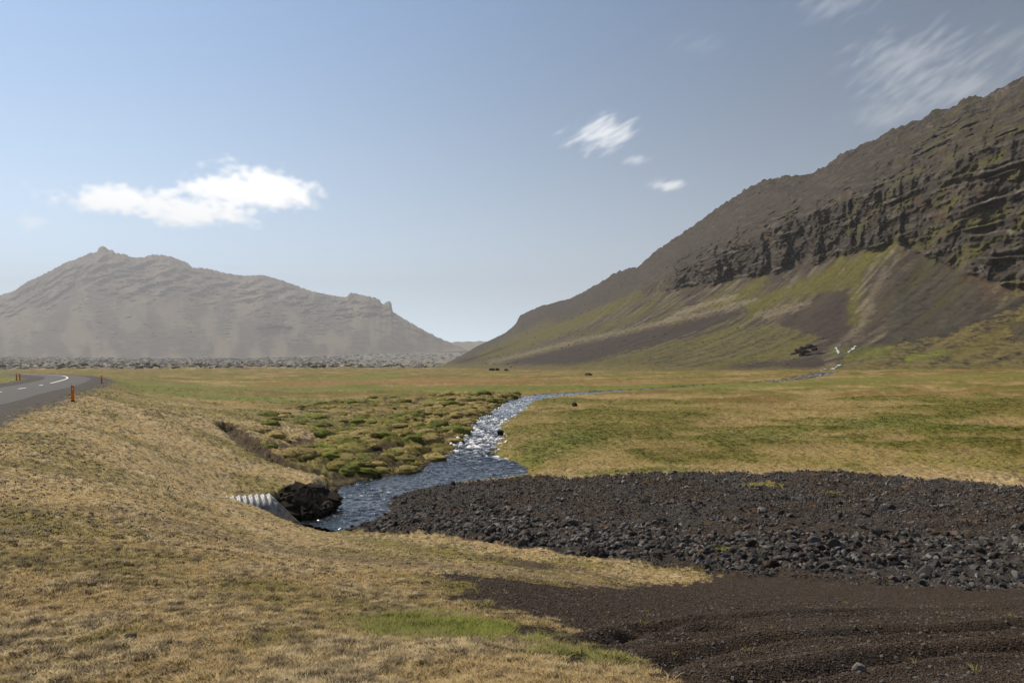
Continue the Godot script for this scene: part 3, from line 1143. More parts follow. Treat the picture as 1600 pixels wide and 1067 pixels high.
func build_culvert() -> void:
	# corrugated steel pipe, its mouth cut at a slant to follow the bank
	var a := Vector3(0.9, 0.0, -0.42).normalized()
	var nrm := Vector3(0.42, 0.0, 0.9).normalized()
	var radius := 0.9
	var top := ray(420, 772) * 29.3
	var centre := top - Vector3(0, radius, 0)
	var steel := mat("galvanised_steel", Color(0.6, 0.61, 0.61), 0.55)
	steel.metallic = 0.25
	steel.albedo_texture = grain(71, 0.02, 0.45, 1.0, 256)
	steel.uv1_triplanar = true
	steel.uv1_scale = Vector3.ONE * 0.8
	var ring_n := 48
	var along_n := 190
	var st := SurfaceTool.new()
	st.begin(Mesh.PRIMITIVE_TRIANGLES)
	st.set_smooth_group(0)
	var back := -6.0
	for side in 2:
		var v := []
		for j in along_n + 1:
			for i in ring_n:
				var th := TAU * i / ring_n
				var end := (1.0 - cos(th)) * radius * 0.95
				var s := lerpf(back, end, float(j) / along_n)
				var rr := radius + 0.032 * cos(TAU * s / 0.21) - (0.012 if side == 1 else 0.0)
				v.append(centre + a * s + (Vector3.UP * cos(th) + nrm * sin(th)) * rr)
		for j in along_n:
			for i in ring_n:
				var p0: Vector3 = v[j * ring_n + i]
				var p1: Vector3 = v[j * ring_n + (i + 1) % ring_n]
				var p2: Vector3 = v[(j + 1) * ring_n + i]
				var p3: Vector3 = v[(j + 1) * ring_n + (i + 1) % ring_n]
				var q := [p0, p1, p2, p1, p3, p2] if side == 0 else [p0, p2, p1, p1, p2, p3]
				for k in q:
					st.add_vertex(k)
	st.generate_normals()
	st.index()
	var t := Node3D.new()
	put(t, "culvert_pipe", "", "corrugated galvanised steel culvert pipe half buried in the grass bank", "culvert")
	var o := MeshInstance3D.new()
	o.name = "pipe_wall"
	o.mesh = st.commit()
	o.mesh.surface_set_material(0, steel)
	t.add_child(o)
	# rolled rim round the mouth
	var rim := SurfaceTool.new()
	rim.begin(Mesh.PRIMITIVE_TRIANGLES)
	rim.set_smooth_group(0)
	for i in ring_n:
		for k in 8:
			var quad := []
			for e in [[i, k], [i + 1, k], [i, k + 1], [i + 1, k + 1]]:
				var th: float = TAU * e[0] / ring_n
				var ph: float = TAU * e[1] / 8.0
				var outw := Vector3.UP * cos(th) + nrm * sin(th)
				quad.append(centre + a * ((1.0 - cos(th)) * radius * 0.95 + 0.026 * sin(ph)) + outw * (radius + 0.026 * cos(ph)))
			for k2 in [0, 2, 1, 1, 2, 3]:
				rim.add_vertex(quad[k2])
	rim.generate_normals()
	var ro := MeshInstance3D.new()
	ro.name = "rim"
	ro.mesh = rim.commit()
	ro.mesh.surface_set_material(0, steel)
	t.add_child(ro)

func build_peat_bank() -> void:
	# the broken block of dark peat and boulders beside the culvert mouth
	var m := mat("wet_peat", Color(0.062, 0.047, 0.038), 0.95)
	m.albedo_texture = grain(81, 0.03, 0.4, 1.0, 256)
	m.uv1_triplanar = true
	m.uv1_world_triplanar = true
	m.uv1_scale = Vector3.ONE * 0.9
	var t := Node3D.new()
	put(t, "peat_bank", "", "dark broken peat bank overhanging the water beside the culvert mouth", "earth bank")
	var k := 0
	for a in [[428, 772, 32.4, 0.8], [448, 766, 32.9, 0.95], [470, 763, 33.3, 0.9], [494, 765, 33.6, 0.95], [512, 770, 33.9, 0.85], [438, 786, 31.9, 0.9], [460, 782, 32.3, 1.1], [486, 782, 32.7, 1.1], [508, 783, 33.2, 0.9], [450, 796, 31.7, 0.9], [476, 794, 32.1, 0.9], [500, 792, 32.6, 0.8], [420, 765, 32.6, 0.6], [520, 780, 33.6, 0.6]]:
		var o := MeshInstance3D.new()
		o.name = "peat_clod"
		o.mesh = rock_mesh(500 + k, m, 3, 0.55)
		o.transform = Transform3D(Basis(Vector3(0.3, 1, 0.2).normalized(), k * 1.3) * Basis.from_scale(Vector3(1.25, 0.68, 1.0) * float(a[3])), ray(a[0], a[1]) * float(a[2]) + Vector3(0, -0.16, 0))
		t.add_child(o, true)
		k += 1

func build_outcrop() -> void:
	# black rock that stands out of the slope where the spring leaves it
	var m := mat("outcrop_lava", Color(0.036, 0.03, 0.026), 0.95)
	m.albedo_texture = grain(83, 0.03, 0.4, 1.0, 256)
	m.uv1_triplanar = true
	m.uv1_scale = Vector3.ONE * 1.5
	var t := Node3D.new()
	put(t, "lava_outcrop", "", "black lava outcrop on the grassy slope above the small waterfall", "rock outcrop")
	var k := 0
	for a in [[1243, 553, 3.0], [1250, 549, 3.8], [1258, 545, 4.2], [1266, 543, 4.4], [1274, 547, 4.0], [1262, 551, 3.8], [1279, 553, 3.0], [1271, 554, 3.2], [1254, 555, 3.0]]:
		var o := MeshInstance3D.new()
		o.name = "rock_mass"
		o.mesh = rock_mesh(520 + k, m, 3, 0.6)
		o.transform = Transform3D(Basis(Vector3(0.3, 1, 0.2).normalized(), k * 1.9) * Basis.from_scale(Vector3(1.3, 0.75, 1.0) * float(a[2])), slope_point(a[0], a[1]) + Vector3(0, -0.5, 0))
		t.add_child(o, true)
		k += 1

func build_cascade() -> void:
	# the brook above the plain: three short falls between the grassy knolls
	var m := mat("cascade_water", Color(0.62, 0.65, 0.67), 0.4)
	for line in [[[1306, 543], [1309, 549], [1311, 555]], [[1338, 541], [1332, 547], [1326, 552], [1318, 554]], [[1312, 571], [1306, 575], [1298, 579], [1290, 583], [1278, 586]]]:
		var st := SurfaceTool.new()
		st.begin(Mesh.PRIMITIVE_TRIANGLES)
		var pts := []
		for k in line.size() - 1:
			for q in 6:
				var f := q / 6.0
				var p := slope_point(lerpf(line[k][0], line[k + 1][0], f), lerpf(line[k][1], line[k + 1][1], f))
				p.y = maxf(p.y, height(p.x, p.z)) + 0.25
				p.x += 0.8 * n_fine.get_noise_1d(pts.size() * 1.7)
				pts.append(p)
		for k in pts.size() - 1:
			var w0 := maxf(0.08, 0.42 + 0.7 * n_fine.get_noise_1d(k * 2.3 + line[0][0]))
			var w1 := maxf(0.08, 0.42 + 0.7 * n_fine.get_noise_1d((k + 1) * 2.3 + line[0][0]))
			var a: Vector3 = pts[k]
			var b: Vector3 = pts[k + 1]
			for e in [a - Vector3(w0, 0, 0), a + Vector3(w0, 0, 0), b + Vector3(w1, 0, 0), a - Vector3(w0, 0, 0), b + Vector3(w1, 0, 0), b - Vector3(w1, 0, 0)]:
				st.add_vertex(e)
		st.generate_normals()
		var o := MeshInstance3D.new()
		o.mesh = st.commit()
		o.mesh.surface_set_material(0, m)
		put(o, "brook", "structure")

# ------------------------------------------------------------------ mountains
const RIDGE_R := [[640, 577.0], [690, 571.0], [720, 556.0], [745, 541.0], [790, 520.0], [806, 506.0], [812, 493.0], [822, 488.0], [845, 478.0], [895, 465.0], [940, 440.0], [965, 424.0], [985, 418.0], [998, 417.0], [1020, 396.0], [1050, 373.0], [1080, 355.0], [1100, 340.0], [1135, 315.0], [1165, 295.0], [1200, 280.0], [1240, 273.0], [1275, 267.0], [1300, 253.0], [1320, 236.0], [1355, 222.0], [1400, 199.0], [1440, 185.0], [1458, 172.0], [1490, 165.0], [1508, 151.0], [1550, 146.0], [1560, 135.0], [1585, 127.0], [1600, 117.0], [1700, 70.0], [1850, 20.0], [2100, -20.0]]
const BASE_R := [[640, 580.0, 560.0], [690, 577.0, 540.0], [745, 578.0, 493.0], [800, 579.0, 446.0], [900, 579.0, 380.0], [1000, 581.0, 322.0], [1130, 584.0, 285.0], [1275, 584.0, 255.0], [1430, 581.0, 248.0], [1600, 577.0, 240.0], [1900, 571.0, 225.0], [2100, 570.0, 220.0]]
# pixel column: foot of the crags (y, depth), head of the crags (y, depth), depth of the skyline
const CRAG_R := [[640, 578.0, 600.0, 577.6, 610.0, 640.0], [690, 574.0, 700.0, 573.0, 715.0, 900.0], [745, 560.0, 900.0, 557.0, 920.0, 1500.0], [800, 540.0, 1080.0, 537.0, 1100.0, 1850.0], [900, 505.0, 900.0, 500.0, 925.0, 1480.0], [1000, 466.0, 780.0, 456.0, 806.0, 1120.0], [1050, 452.0, 720.0, 428.0, 748.0, 1010.0], [1130, 440.0, 640.0, 394.0, 664.0, 900.0], [1200, 425.0, 572.0, 360.0, 600.0, 810.0], [1275, 406.0, 508.0, 332.0, 535.0, 723.0], [1330, 396.0, 468.0, 312.0, 496.0, 670.0], [1400, 372.0, 428.0, 292.0, 462.0, 610.0], [1430, 392.0, 402.0, 280.0, 445.0, 588.0], [1500, 425.0, 356.0, 250.0, 412.0, 545.0], [1600, 450.0, 316.0, 212.0, 378.0, 481.0], [1900, 440.0, 262.0, 140.0, 322.0, 400.0], [2100, 440.0, 250.0, 120.0, 310.0, 380.0]]

const M_UP := Color(0.047, 0.038, 0.031)
const M_ROCK := Color(0.035, 0.029, 0.024)
const M_SCREE := Color(0.044, 0.034, 0.028)
const M_MOSS := Color(0.095, 0.085, 0.018)
const M_TAN := Color(0.2, 0.165, 0.11)
const M_DARK := Color(0.05, 0.045, 0.033)
const M_GRASS := Color(0.135, 0.11, 0.038)
const M_RED := Color(0.09, 0.055, 0.034)

func smooth_table(t: Array, x: float, k: int, w: float) -> float:
	return (table(t, x - w, k) + 2.0 * table(t, x, k) + table(t, x + w, k)) * 0.25

func build_near_mountain(m: Material) -> void:
	var x0 := 640.0
	var x1 := 2000.0
	var cols := NEAR_COLS
	var rows := NEAR_ROWS
	var strokes := [
		# polylines of moss, scree and washed gravel on the slope: pixels of the photograph, half width, colour, strength
		[[[1422, 345], [1380, 385], [1330, 415], [1230, 458], [1175, 480]], 11.0, M_MOSS, 0.9],
		[[[1410, 370], [1330, 430], [1290, 452]], 12.0, M_MOSS, 0.8],
		[[[1190, 438], [1160, 462], [1110, 478]], 11.0, M_MOSS, 0.85],
		[[[1000, 462], [930, 492], [850, 522], [770, 560]], 8.0, M_MOSS, 0.7],
		[[[960, 480], [880, 512], [800, 545]], 7.0, M_MOSS, 0.65],
		[[[860, 505], [800, 530], [750, 556]], 7.0, M_MOSS, 0.7],
		[[[1060, 470], [980, 498], [900, 528]], 6.0, M_MOSS, 0.4],
		[[[1180, 468], [1100, 490], [1000, 512], [900, 533], [760, 568]], 2.6, M_TAN, 0.75],
		[[[1150, 462], [1090, 480], [1040, 500]], 3.4, M_TAN, 0.8],
		[[[1110, 470], [1050, 492]], 2.5, M_TAN, 0.7],
		[[[1265, 472], [1230, 485], [1195, 496]], 3.4, M_TAN, 0.65],
		[[[1230, 478], [1180, 492]], 3.0, M_TAN, 0.6],
		[[[1385, 425], [1368, 455], [1358, 480], [1345, 510], [1320, 535]], 7.0, M_TAN, 0.35],
		[[[1365, 480], [1335, 525]], 9.0, M_TAN, 0.3],
		[[[1340, 440], [1335, 470], [1335, 500]], 10.0, M_MOSS, 0.8],
		[[[1300, 550], [1340, 552], [1390, 548]], 7.0, Color(0.11, 0.125, 0.022), 0.6],
		[[[1420, 560], [1450, 555], [1475, 551]], 4.0, LUSH, 0.95],
		[[[1595, 345], [1570, 385]], 8.0, M_MOSS, 0.6],
		[[[1515, 350], [1512, 395]], 5.0, M_MOSS, 0.6],
		[[[1440, 330], [1480, 380], [1500, 420]], 16.0, M_RED, 0.5],
		[[[1520, 440], [1560, 420], [1600, 400]], 14.0, M_RED, 0.4],
		[[[1235, 345], [1280, 330], [1330, 300]], 3.0, M_TAN, 0.5],
		[[[1170, 372], [1215, 350]], 3.0, M_TAN, 0.5],
		[[[1480, 250], [1530, 230], [1560, 225]], 4.0, M_TAN, 0.4]]
	var fields := [
		[[[735, 579], [900, 540], [1040, 511], [1190, 476], [1150, 498], [1040, 535], [950, 558], [880, 579]], M_SCREE, 1.1],
		[[[1215, 505], [1290, 452], [1325, 455], [1338, 480], [1335, 515], [1280, 528]], M_SCREE, 0.95],
		[[[1165, 442], [1212, 404], [1228, 440], [1200, 446]], M_SCREE, 0.9],
		[[[1380, 420], [1425, 425], [1410, 470], [1365, 520], [1310, 545], [1345, 500]], M_SCREE, 0.8],
		[[[1425, 335], [1462, 350], [1475, 400], [1545, 440], [1560, 480], [1480, 528], [1380, 540], [1400, 450], [1440, 400]], M_DARK, 0.9],
		[[[870, 578], [960, 556], [1060, 530], [1200, 505], [1280, 525], [1250, 560], [1130, 574], [1000, 577]], Color(0.105, 0.092, 0.026), 0.75],
		[[[1320, 556], [1400, 538], [1480, 524], [1560, 492], [1620, 468], [1900, 420], [1900, 600], [1320, 590]], M_GRASS, 0.85],
		[[[1040, 585], [1120, 574], [1200, 565], [1285, 558], [1292, 574], [1200, 586]], M_SCREE, 0.85],
		[[[1575, 505], [1640, 490], [1640, 540], [1590, 535]], M_SCREE, 0.7],
		[[[1520, 420], [1600, 395], [1640, 440], [1540, 480]], M_RED, 0.5]]
	for s in strokes:
		s[0] = PackedVector2Array(s[0].map(func(p): return Vector2(p[0], p[1])))
		s.append(box_of(s[0], s[1] * 2.2))
	for s in fields:
		s[0] = PackedVector2Array(s[0].map(func(p): return Vector2(p[0], p[1])))
		s.append(box_of(s[0], 8.0))
	var parts := []
	parts.resize(cols)
	var job := func(i: int) -> void:
		var px := lerpf(x0, x1, float(i) / (cols - 1))
		if px > 1650.0:
			px = 1650.0 + (px - 1650.0) * 1.2
		var yb := smooth_table(BASE_R, px, 1, 20.0)
		var db := smooth_table(BASE_R, px, 2, 20.0)
		var yf := smooth_table(CRAG_R, px, 1, 14.0)
		var df := smooth_table(CRAG_R, px, 2, 20.0)
		var yh := smooth_table(CRAG_R, px, 3, 14.0)
		var dh := smooth_table(CRAG_R, px, 4, 20.0)
		var dr := smooth_table(CRAG_R, px, 5, 20.0)
		var yr := smooth_table(RIDGE_R, px, 1, 2.0) 
		yf = maxf(yf, yr + 2.0)
		yh = clampf(yh, yr + 1.0, yf - 0.5)
		var pos := PackedVector3Array()
		var col := PackedColorArray()
		for j in rows:
			var t := float(j) / (rows - 13)
			var y: float
			var dep: float
			if t > 1.0:
				# over the crest and down the back
				var over := float(j - (rows - 13))
				var top := ray(px, yr)
				dep = dr + over * over * 1.6
				var pt := top * dr
				var back := Vector3(top.x * dep, pt.y - over * over * 1.0 - over * 0.4, -dep)
				pos.append(back)
				col.append(M_UP)
				continue
			y = lerpf(yb + 5.0, yr, t)
			if y > yf:
				var s := clampf((yb - y) / (yb - yf), -0.2, 1.0)
				# concave fan: depth runs fast at first
				dep = db + (df - db) * (s if s < 0.0 else pow(s, 0.9))
			elif y > yh:
				var s := (yf - y) / (yf - yh)
				dep = lerpf(df, dh, s)
			else:
				var s := (yh - y) / maxf(yh - yr, 0.5)
				dep = lerpf(dh, dr, s * (0.75 + 0.25 * s))
			var q := ray(px, y)
			var p := q * dep
			var rel := dep / 400.0
			var crag := sm(yf + 9.0, yf - 6.0, y + 9.0 * n_mid.get_noise_2d(px * 0.02, 3.0)) * sm(yh - 34.0, yh + 6.0, y) * sm(985.0, 1080.0, px)
			crag = maxf(crag, sm(1340.0, 1460.0, px) * sm(yf + 30.0, yf - 30.0, y) * (0.45 + 0.4 * sm(-0.2, 0.3, n_mid.get_noise_2d(px * 0.012, y * 0.014))))
			var upper := sm(yh + 10.0, yh - 20.0, y)
			# layers of lava: ledges run level through the crags
			var lay := (p.y + 11.0 * n_big.get_noise_3d(p.x * 0.010, p.y * 0.010, p.z * 0.010) + 2.6 * n_mid.get_noise_3d(p.x * 0.05, p.y * 0.05, p.z * 0.05)) / 9.0
			lay += 1.1 * n_mid.get_noise_1d(p.y * 0.055)
			var fr := lay - floorf(lay)
			var bold := sm(-0.25, 0.35, n_mid.get_noise_3d(p.x * 0.022 + 33.0, p.y * 0.05, p.z * 0.022))
			var stepped := (sm(0.0, 1.0, (fr - 0.72) / 0.28) - fr) * (0.15 + 0.95 * bold)
			var coarse := n_ridge.get_noise_2d(px * 0.013 + 0.25 * n_mid.get_noise_2d(px * 0.02, p.y * 0.02), p.y * 0.006)   # buttresses and clefts run down the face
			var mid := n_mid.get_noise_3d(p.x * 0.07, p.y * 0.05, p.z * 0.07)
			var finer := n_fine.get_noise_3d(p.x * 0.22, p.y * 0.3, p.z * 0.22)
			var block := n_block.get_noise_2d(px * 0.055 + 0.25 * mid, p.y * 0.06 + 0.2 * finer)
			var gully := n_ridge.get_noise_2d((p.x * 0.62 + p.z * 0.78) * 0.018, (p.x * 0.78 - p.z * 0.62) * 0.0035)
			var pil := 1.0 - sm(1370.0, 1470.0, px)
			var lumps := n_ridge.get_noise_3d(p.x * 0.02, p.y * 0.012, p.z * 0.02)
			var push := crag * (-12.0 * coarse * (0.3 + 0.7 * pil) + 2.0 * mid + 1.4 * finer + (6.0 + 4.0 * (1.0 - pil)) * stepped + (3.0 + 3.0 * pil) * block - 6.0 * (1.0 - pil) * lumps)
			push += upper * (1.0 - crag) * (2.6 * stepped + 2.0 * mid + 1.0 * finer - 4.0 * coarse + 1.6 * block * sm(1000.0, 1300.0, px))
			var foot := sm(yb - 6.0, yb - 40.0, y)
			push += (1.0 - crag) * (1.0 - upper) * foot * (5.0 * gully + 1.6 * mid + 0.5 * finer) * clampf(1.2 - dep / 1500.0, 0.2, 1.0)
			push *= 1.0 - 0.85 * t * sm(0.93, 1.0, t)
			# colour of the stuff there
			var c := M_UP
			var tone := n_fine.get_noise_3d(p.x * 0.05 + 70.0, p.y * 0.25, p.z * 0.05)
			c = c.lerp(Color(0.08, 0.067, 0.054), sm(0.0, 0.5, tone + 0.3 * mid) * 0.7)
			c = c.lerp(M_ROCK, sm(0.05, 0.4, -tone + 0.3 * finer) * 0.7 * sm(1150.0, 1350.0, px))
			c = c.lerp(Color(0.065, 0.06, 0.022), sm(0.2, 0.55, n_mid.get_noise_3d(p.x * 0.03, p.y * 0.03, p.z * 0.03 + 80.0)) * 0.5)
			var streak := n_mid.get_noise_2d((p.x * 0.62 + p.z * 0.78) * 0.035, (p.x * 0.78 - p.z * 0.62) * 0.006)
			var streak2 := n_fine.get_noise_2d((p.x * 0.62 + p.z * 0.78) * 0.12 + 40.0, (p.x * 0.78 - p.z * 0.62) * 0.02)
			var tal := M_SCREE.lerp(Color(0.085, 0.072, 0.046), sm(-0.3, 0.3, streak2 + 0.5 * mid))
			tal = tal.lerp(M_MOSS, sm(0.05, 0.4, streak + 0.25 * streak2) * 0.8)
			tal = tal.lerp(M_TAN, sm(0.38, 0.6, streak2 - 0.3 * streak) * 0.5)
			c = tal.lerp(c, upper)
			var spk := n_fine.get_noise_3d(p.x * 0.5, p.y * 0.5, p.z * 0.5)
			var w := Vector2(px, y) + Vector2(spk, -spk) * 3.0 + Vector2(mid, finer) * 5.0 + Vector2(finer, mid) * 2.0
			if y > yh - 40.0:
				for s in fields:
					if s[3].has_point(w) and Geometry2D.is_point_in_polygon(w, s[0]):
						c = c.lerp(s[1], s[2] * clampf(0.85 + 0.8 * finer + 0.6 * streak2 + 0.8 * spk, 0.0, 1.0))
			for s in strokes:
				if s[4].has_point(w):
					var dl: float = near_line(w, s[0]) / s[1] + 0.8 * finer + 0.8 * streak2 + 0.4 * mid + 0.8 * spk
					if dl < 1.15:
						c = c.lerp(s[2], s[3] * sm(1.15, 0.55, dl))
			if crag > 0.0:
				var rk := M_ROCK.lerp(Color(0.075, 0.066, 0.056), sm(0.0, 0.5, tone))
				rk = rk.lerp(M_RED, sm(0.25, 0.5, n_mid.get_noise_3d(p.x * 0.04 + 20.0, p.y * 0.04, p.z * 0.04)) * 0.6)
				rk = rk.lerp(Color(0.075, 0.07, 0.02), sm(0.02, 0.35, n_mid.get_noise_3d(p.x * 0.05 + 120.0, p.y * 0.05, p.z * 0.05)) * 0.8 * sm(1200.0, 1450.0, px))
				rk = rk.lerp(Color(0.19, 0.175, 0.15), bold * sm(0.76, 0.88, fr) * sm(0.1, 0.5, n_fine.get_noise_3d(p.x * 0.1, p.y * 0.1, p.z * 0.1)) * 0.8)
				c = c.lerp(rk, crag * 0.92)
			c = c.lerp(M_GRASS, sm(yb - 14.0, yb - 4.0, y + 4.0 * mid) * 0.8)
			c = c * (1.0 + 0.35 * finer + 0.4 * spk + 0.25 * n_fine.get_noise_3d(p.x * 0.7, p.y * 0.7, p.z * 0.7))
			var jag := sm(0.86, 1.0, t) * sm(690.0, 900.0, px) * (2.0 * mid + 0.7 * finer + 2.0 * stepped) * clampf(rel, 0.6, 1.8)
			pos.append(q * (dep + push * clampf(rel, 0.6, 1.6) * 0.9) + Vector3(0, jag, 0))
			col.append(c)
		parts[i] = [pos, col]
	var id := WorkerThreadPool.add_group_task(job, cols)
	WorkerThreadPool.wait_for_group_task_completion(id)
	join_columns(parts, cols, rows, m, "mountain")

var near_v := PackedVector3Array()
const NEAR_COLS := 680
const NEAR_ROWS := 390

func slope_point(px: float, y: float) -> Vector3:
	# the point of the near mountain that lies in that direction
	var i := clampi(int(round((px - 640.0) / 1360.0 * (NEAR_COLS - 1))), 0, NEAR_COLS - 1)
	var best := near_v[i]
	var off := 1e9
	for j in NEAR_ROWS:
		var e := absf(pixel_of(near_v[j * NEAR_COLS + i]).y - y)
		if e < off:
			off = e
			best = near_v[j * NEAR_COLS + i]
	return best

func join_columns(parts: Array, cols: int, rows: int, m: Material, called: String) -> void:
	var v := PackedVector3Array()
	var c := PackedColorArray()
	v.resize(cols * rows)
	c.resize(cols * rows)
	for i in cols:
		var a: PackedVector3Array = parts[i][0]
		var b: PackedColorArray = parts[i][1]
		for j in rows:
			v[j * cols + i] = a[j]
			c[j * cols + i] = b[j]
	if called == "mountain":
		near_v = v
	put(grid_mesh(v, c, cols, rows, m), called, "structure")

const RIDGE_L := [[-500, 500.0], [-300, 470.0], [-150, 480.0], [-60, 478.0], [0, 461.0], [20, 455.0], [40, 441.0], [70, 427.0], [100, 411.0], [125, 402.0], [140, 395.0], [150, 394.0], [153, 387.0], [160, 384.0], [168, 389.0], [175, 391.0], [180, 395.0], [195, 397.0], [205, 402.0], [225, 402.0], [238, 397.0], [262, 400.0], [290, 409.0], [300, 418.0], [322, 419.0], [350, 426.0], [380, 431.0], [412, 430.0], [440, 438.0], [480, 453.0], [510, 460.0], [541, 464.0], [548, 457.0], [575, 463.0], [592, 467.0], [596, 474.0], [600, 476.0], [603, 471.0], [611, 471.0], [613, 487.0], [650, 509.0], [690, 530.0], [705, 536.0], [730, 546.0], [760, 560.0]]

func build_far_mountain(m: Material) -> void:
	var cols := 620
	var rows := 190
	var parts := []
	parts.resize(cols)
	var job := func(i: int) -> void:
		var px := lerpf(-420.0, 760.0, float(i) / (cols - 1))
		var peak := table(RIDGE_L, px, 1) + 1.8 * n_fine.get_noise_1d(px * 0.22)
		var yr := 0.0
		for k in 9:
			yr += table(RIDGE_L, px + (k - 4) * 9.0, 1) / 9.0
		var yb := 562.0 - 14.0 * sm(450.0, 760.0, px)
		var d0 := 4900.0 + 700.0 * sm(450.0, 760.0, px)
		var d1 := 7900.0 - 1000.0 * sm(300.0, 720.0, px)
		var pos := PackedVector3Array()
		var col := PackedColorArray()
		yr = minf(yr, yb - 1.0)
		for j in rows:
			var t := float(j) / (rows - 9)
			if t > 1.0:
				var over := float(j - (rows - 9))
				var q := ray(px, peak) * d1
				var k := (d1 + over * over * 34.0) / d1
				pos.append(Vector3(q.x * k, q.y - over * over * 20.0, q.z * k))
				col.append(M_UP)
				continue
			var y := lerpf(yb, yr, t) + (peak - yr) * pow(t, 9.0)
			var q := ray(px, y)
			var dep := lerpf(d0, d1, pow(t, 0.85))
			var p := q * dep
			var crag := sm(0.5, 0.8, t + 0.2 * n_mid.get_noise_2d(px * 0.012, 1.0))
			var rg := n_ridge.get_noise_3d(p.x * 0.003, p.y * 0.0014, p.z * 0.002)
			var mid := n_mid.get_noise_3d(p.x * 0.0095, p.y * 0.0095, p.z * 0.0095)
			var fin := n_fine.get_noise_3d(p.x * 0.03, p.y * 0.04, p.z * 0.03)
			var gul := n_ridge.get_noise_2d(p.x / p.z * 26.0 + 0.4 * mid, p.y * 0.0012)
			var push := crag * (-120.0 * rg + 34.0 * mid + 12.0 * fin) + (1.0 - crag) * sm(0.03, 0.2, t) * (34.0 * gul + 10.0 * mid)
			push += 80.0 * sm(1.0, 0.4, Vector2((px - 430.0) / 34.0, (y - 516.0) / 10.0).length() + 0.5 * mid)
			push *= 1.0 - 0.9 * sm(0.9, 1.0, t)
			var c := Color(0.085, 0.071, 0.058).lerp(Color(0.13, 0.108, 0.086), sm(-0.2, 0.4, mid))
			c = c.lerp(Color(0.26, 0.225, 0.16), sm(0.15, 0.5, fin + 0.4 * gul) * crag * 0.8)
			c = c.lerp(M_ROCK, sm(0.1, 0.4, -fin + 0.4 * rg - 0.1) * crag * 0.8)
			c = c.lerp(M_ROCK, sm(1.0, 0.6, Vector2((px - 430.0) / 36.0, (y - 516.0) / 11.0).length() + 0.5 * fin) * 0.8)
			c = c.lerp(Color(0.3, 0.25, 0.17), sm(0.0, 0.45, n_mid.get_noise_2d(px * 0.02, y * 0.012) + 0.4 * gul) * 0.5)
			c = c * (1.0 + 0.25 * fin)
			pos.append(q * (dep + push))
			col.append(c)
		parts[i] = [pos, col]
	var id := WorkerThreadPool.add_group_task(job, cols)
	WorkerThreadPool.wait_for_group_task_completion(id)
	join_columns(parts, cols, rows, m, "hill")
	# the low saddle that closes the valley
	cols = 160
	rows = 40
	parts = []
	parts.resize(cols)
	for i in cols:
		var px := lerpf(520.0, 1000.0, float(i) / (cols - 1))
		var yr := 536.0 - 3.0 * sm(640.0, 760.0, px) + 1.6 * n_mid.get_noise_1d(px * 0.05)
		var pos := PackedVector3Array()
		var col := PackedColorArray()
		for j in rows:
			var t := float(j) / (rows - 5)
			if t > 1.0:
				var q := ray(px, yr) * (9000.0 + (j - rows + 5) * 150.0)
				pos.append(Vector3(q.x, ray(px, yr).y * 9000.0 - (j - rows + 5) * 30.0, q.z))
			else:
				var dep := lerpf(4800.0, 9000.0, t)
				var q := ray(px, lerpf(558.0, yr, pow(t, 0.8))) * dep
				q.y += 4.0 * n_mid.get_noise_2d(q.x * 0.01, q.z * 0.01) * (1.0 - t)
				pos.append(q)
			col.append(Color(0.2, 0.185, 0.115) * (1.0 + 0.3 * n_mid.get_noise_2d(px * 0.08, j * 0.2)))
		parts[i] = [pos, col]
	join_columns(parts, cols, rows, m, "far_hill")

func spread_scree(m: Material) -> void:
	rng.seed = 77
	var bags := []
	for k in 3:
		bags.append(bag(rock_mesh(330 + k, m, 1)))
	for t in 2600:
		var i := rng.randi_range(60, int(NEAR_COLS * 0.76))
		var j := rng.randi_range(12, int(NEAR_ROWS * 0.97))
		var p := near_v[j * NEAR_COLS + i]
		if n_mid.get_noise_3d(p.x * 0.02, p.y * 0.02, p.z * 0.02) + 0.5 * rng.randf() < 0.15:
			continue
		var s := lerpf(0.25, 1.0, pow(rng.randf(), 3.0)) * clampf(-p.z / 450.0, 0.7, 2.0)
		var c := Color(0.075, 0.064, 0.054) * rng.randf_range(0.6, 2.4)
		bags[t % 3].add(Transform3D(turned(Vector3(s * 1.3, s * 0.8, s), 0.5), p + Vector3(0, s * 0.15, 0)), c)
	for b in bags:
		put(b.node(), "scree", "stuff", "loose stones scattered over the slopes of the near mountain", "scree")

func build_lava(m: Material) -> void:
	rng.seed = 51
	var bags := []
	for k in 3:
		bags.append(bag(rock_mesh(300 + k, m, 1)))
	for t in 12000:
		var d := 480.0 * pow(4200.0 / 480.0, pow(rng.randf(), 1.5))
		var px := rng.randf_range(-120.0, 740.0)
		if px > 560.0 and rng.randf() < 0.6:
			continue
		var x := (px - 800.0) / F * d
		if g_k[cell_of(x, -d)] != 6:
			continue
		var s := rng.randf_range(1.0, 4.0) * (0.8 + d / 1500.0)
		var c := Color(0.2, 0.19, 0.175).lerp(Color(0.33, 0.31, 0.24), rng.randf()) * rng.randf_range(0.5, 1.15)
		bags[t % 3].add(Transform3D(turned(Vector3(s * 1.8, s * rng.randf_range(0.4, 0.8), s), 0.3), Vector3(x, height(x, -d), -d)), c)
	for b in bags:
		put(b.node(), "lava_blocks", "stuff", "field of grey mossy lava blocks at the foot of the hazy mountain", "lava field")

# ------------------------------------------------------------------ sky
const SUN_AZ := -47.0
const SUN_EL := 46.0

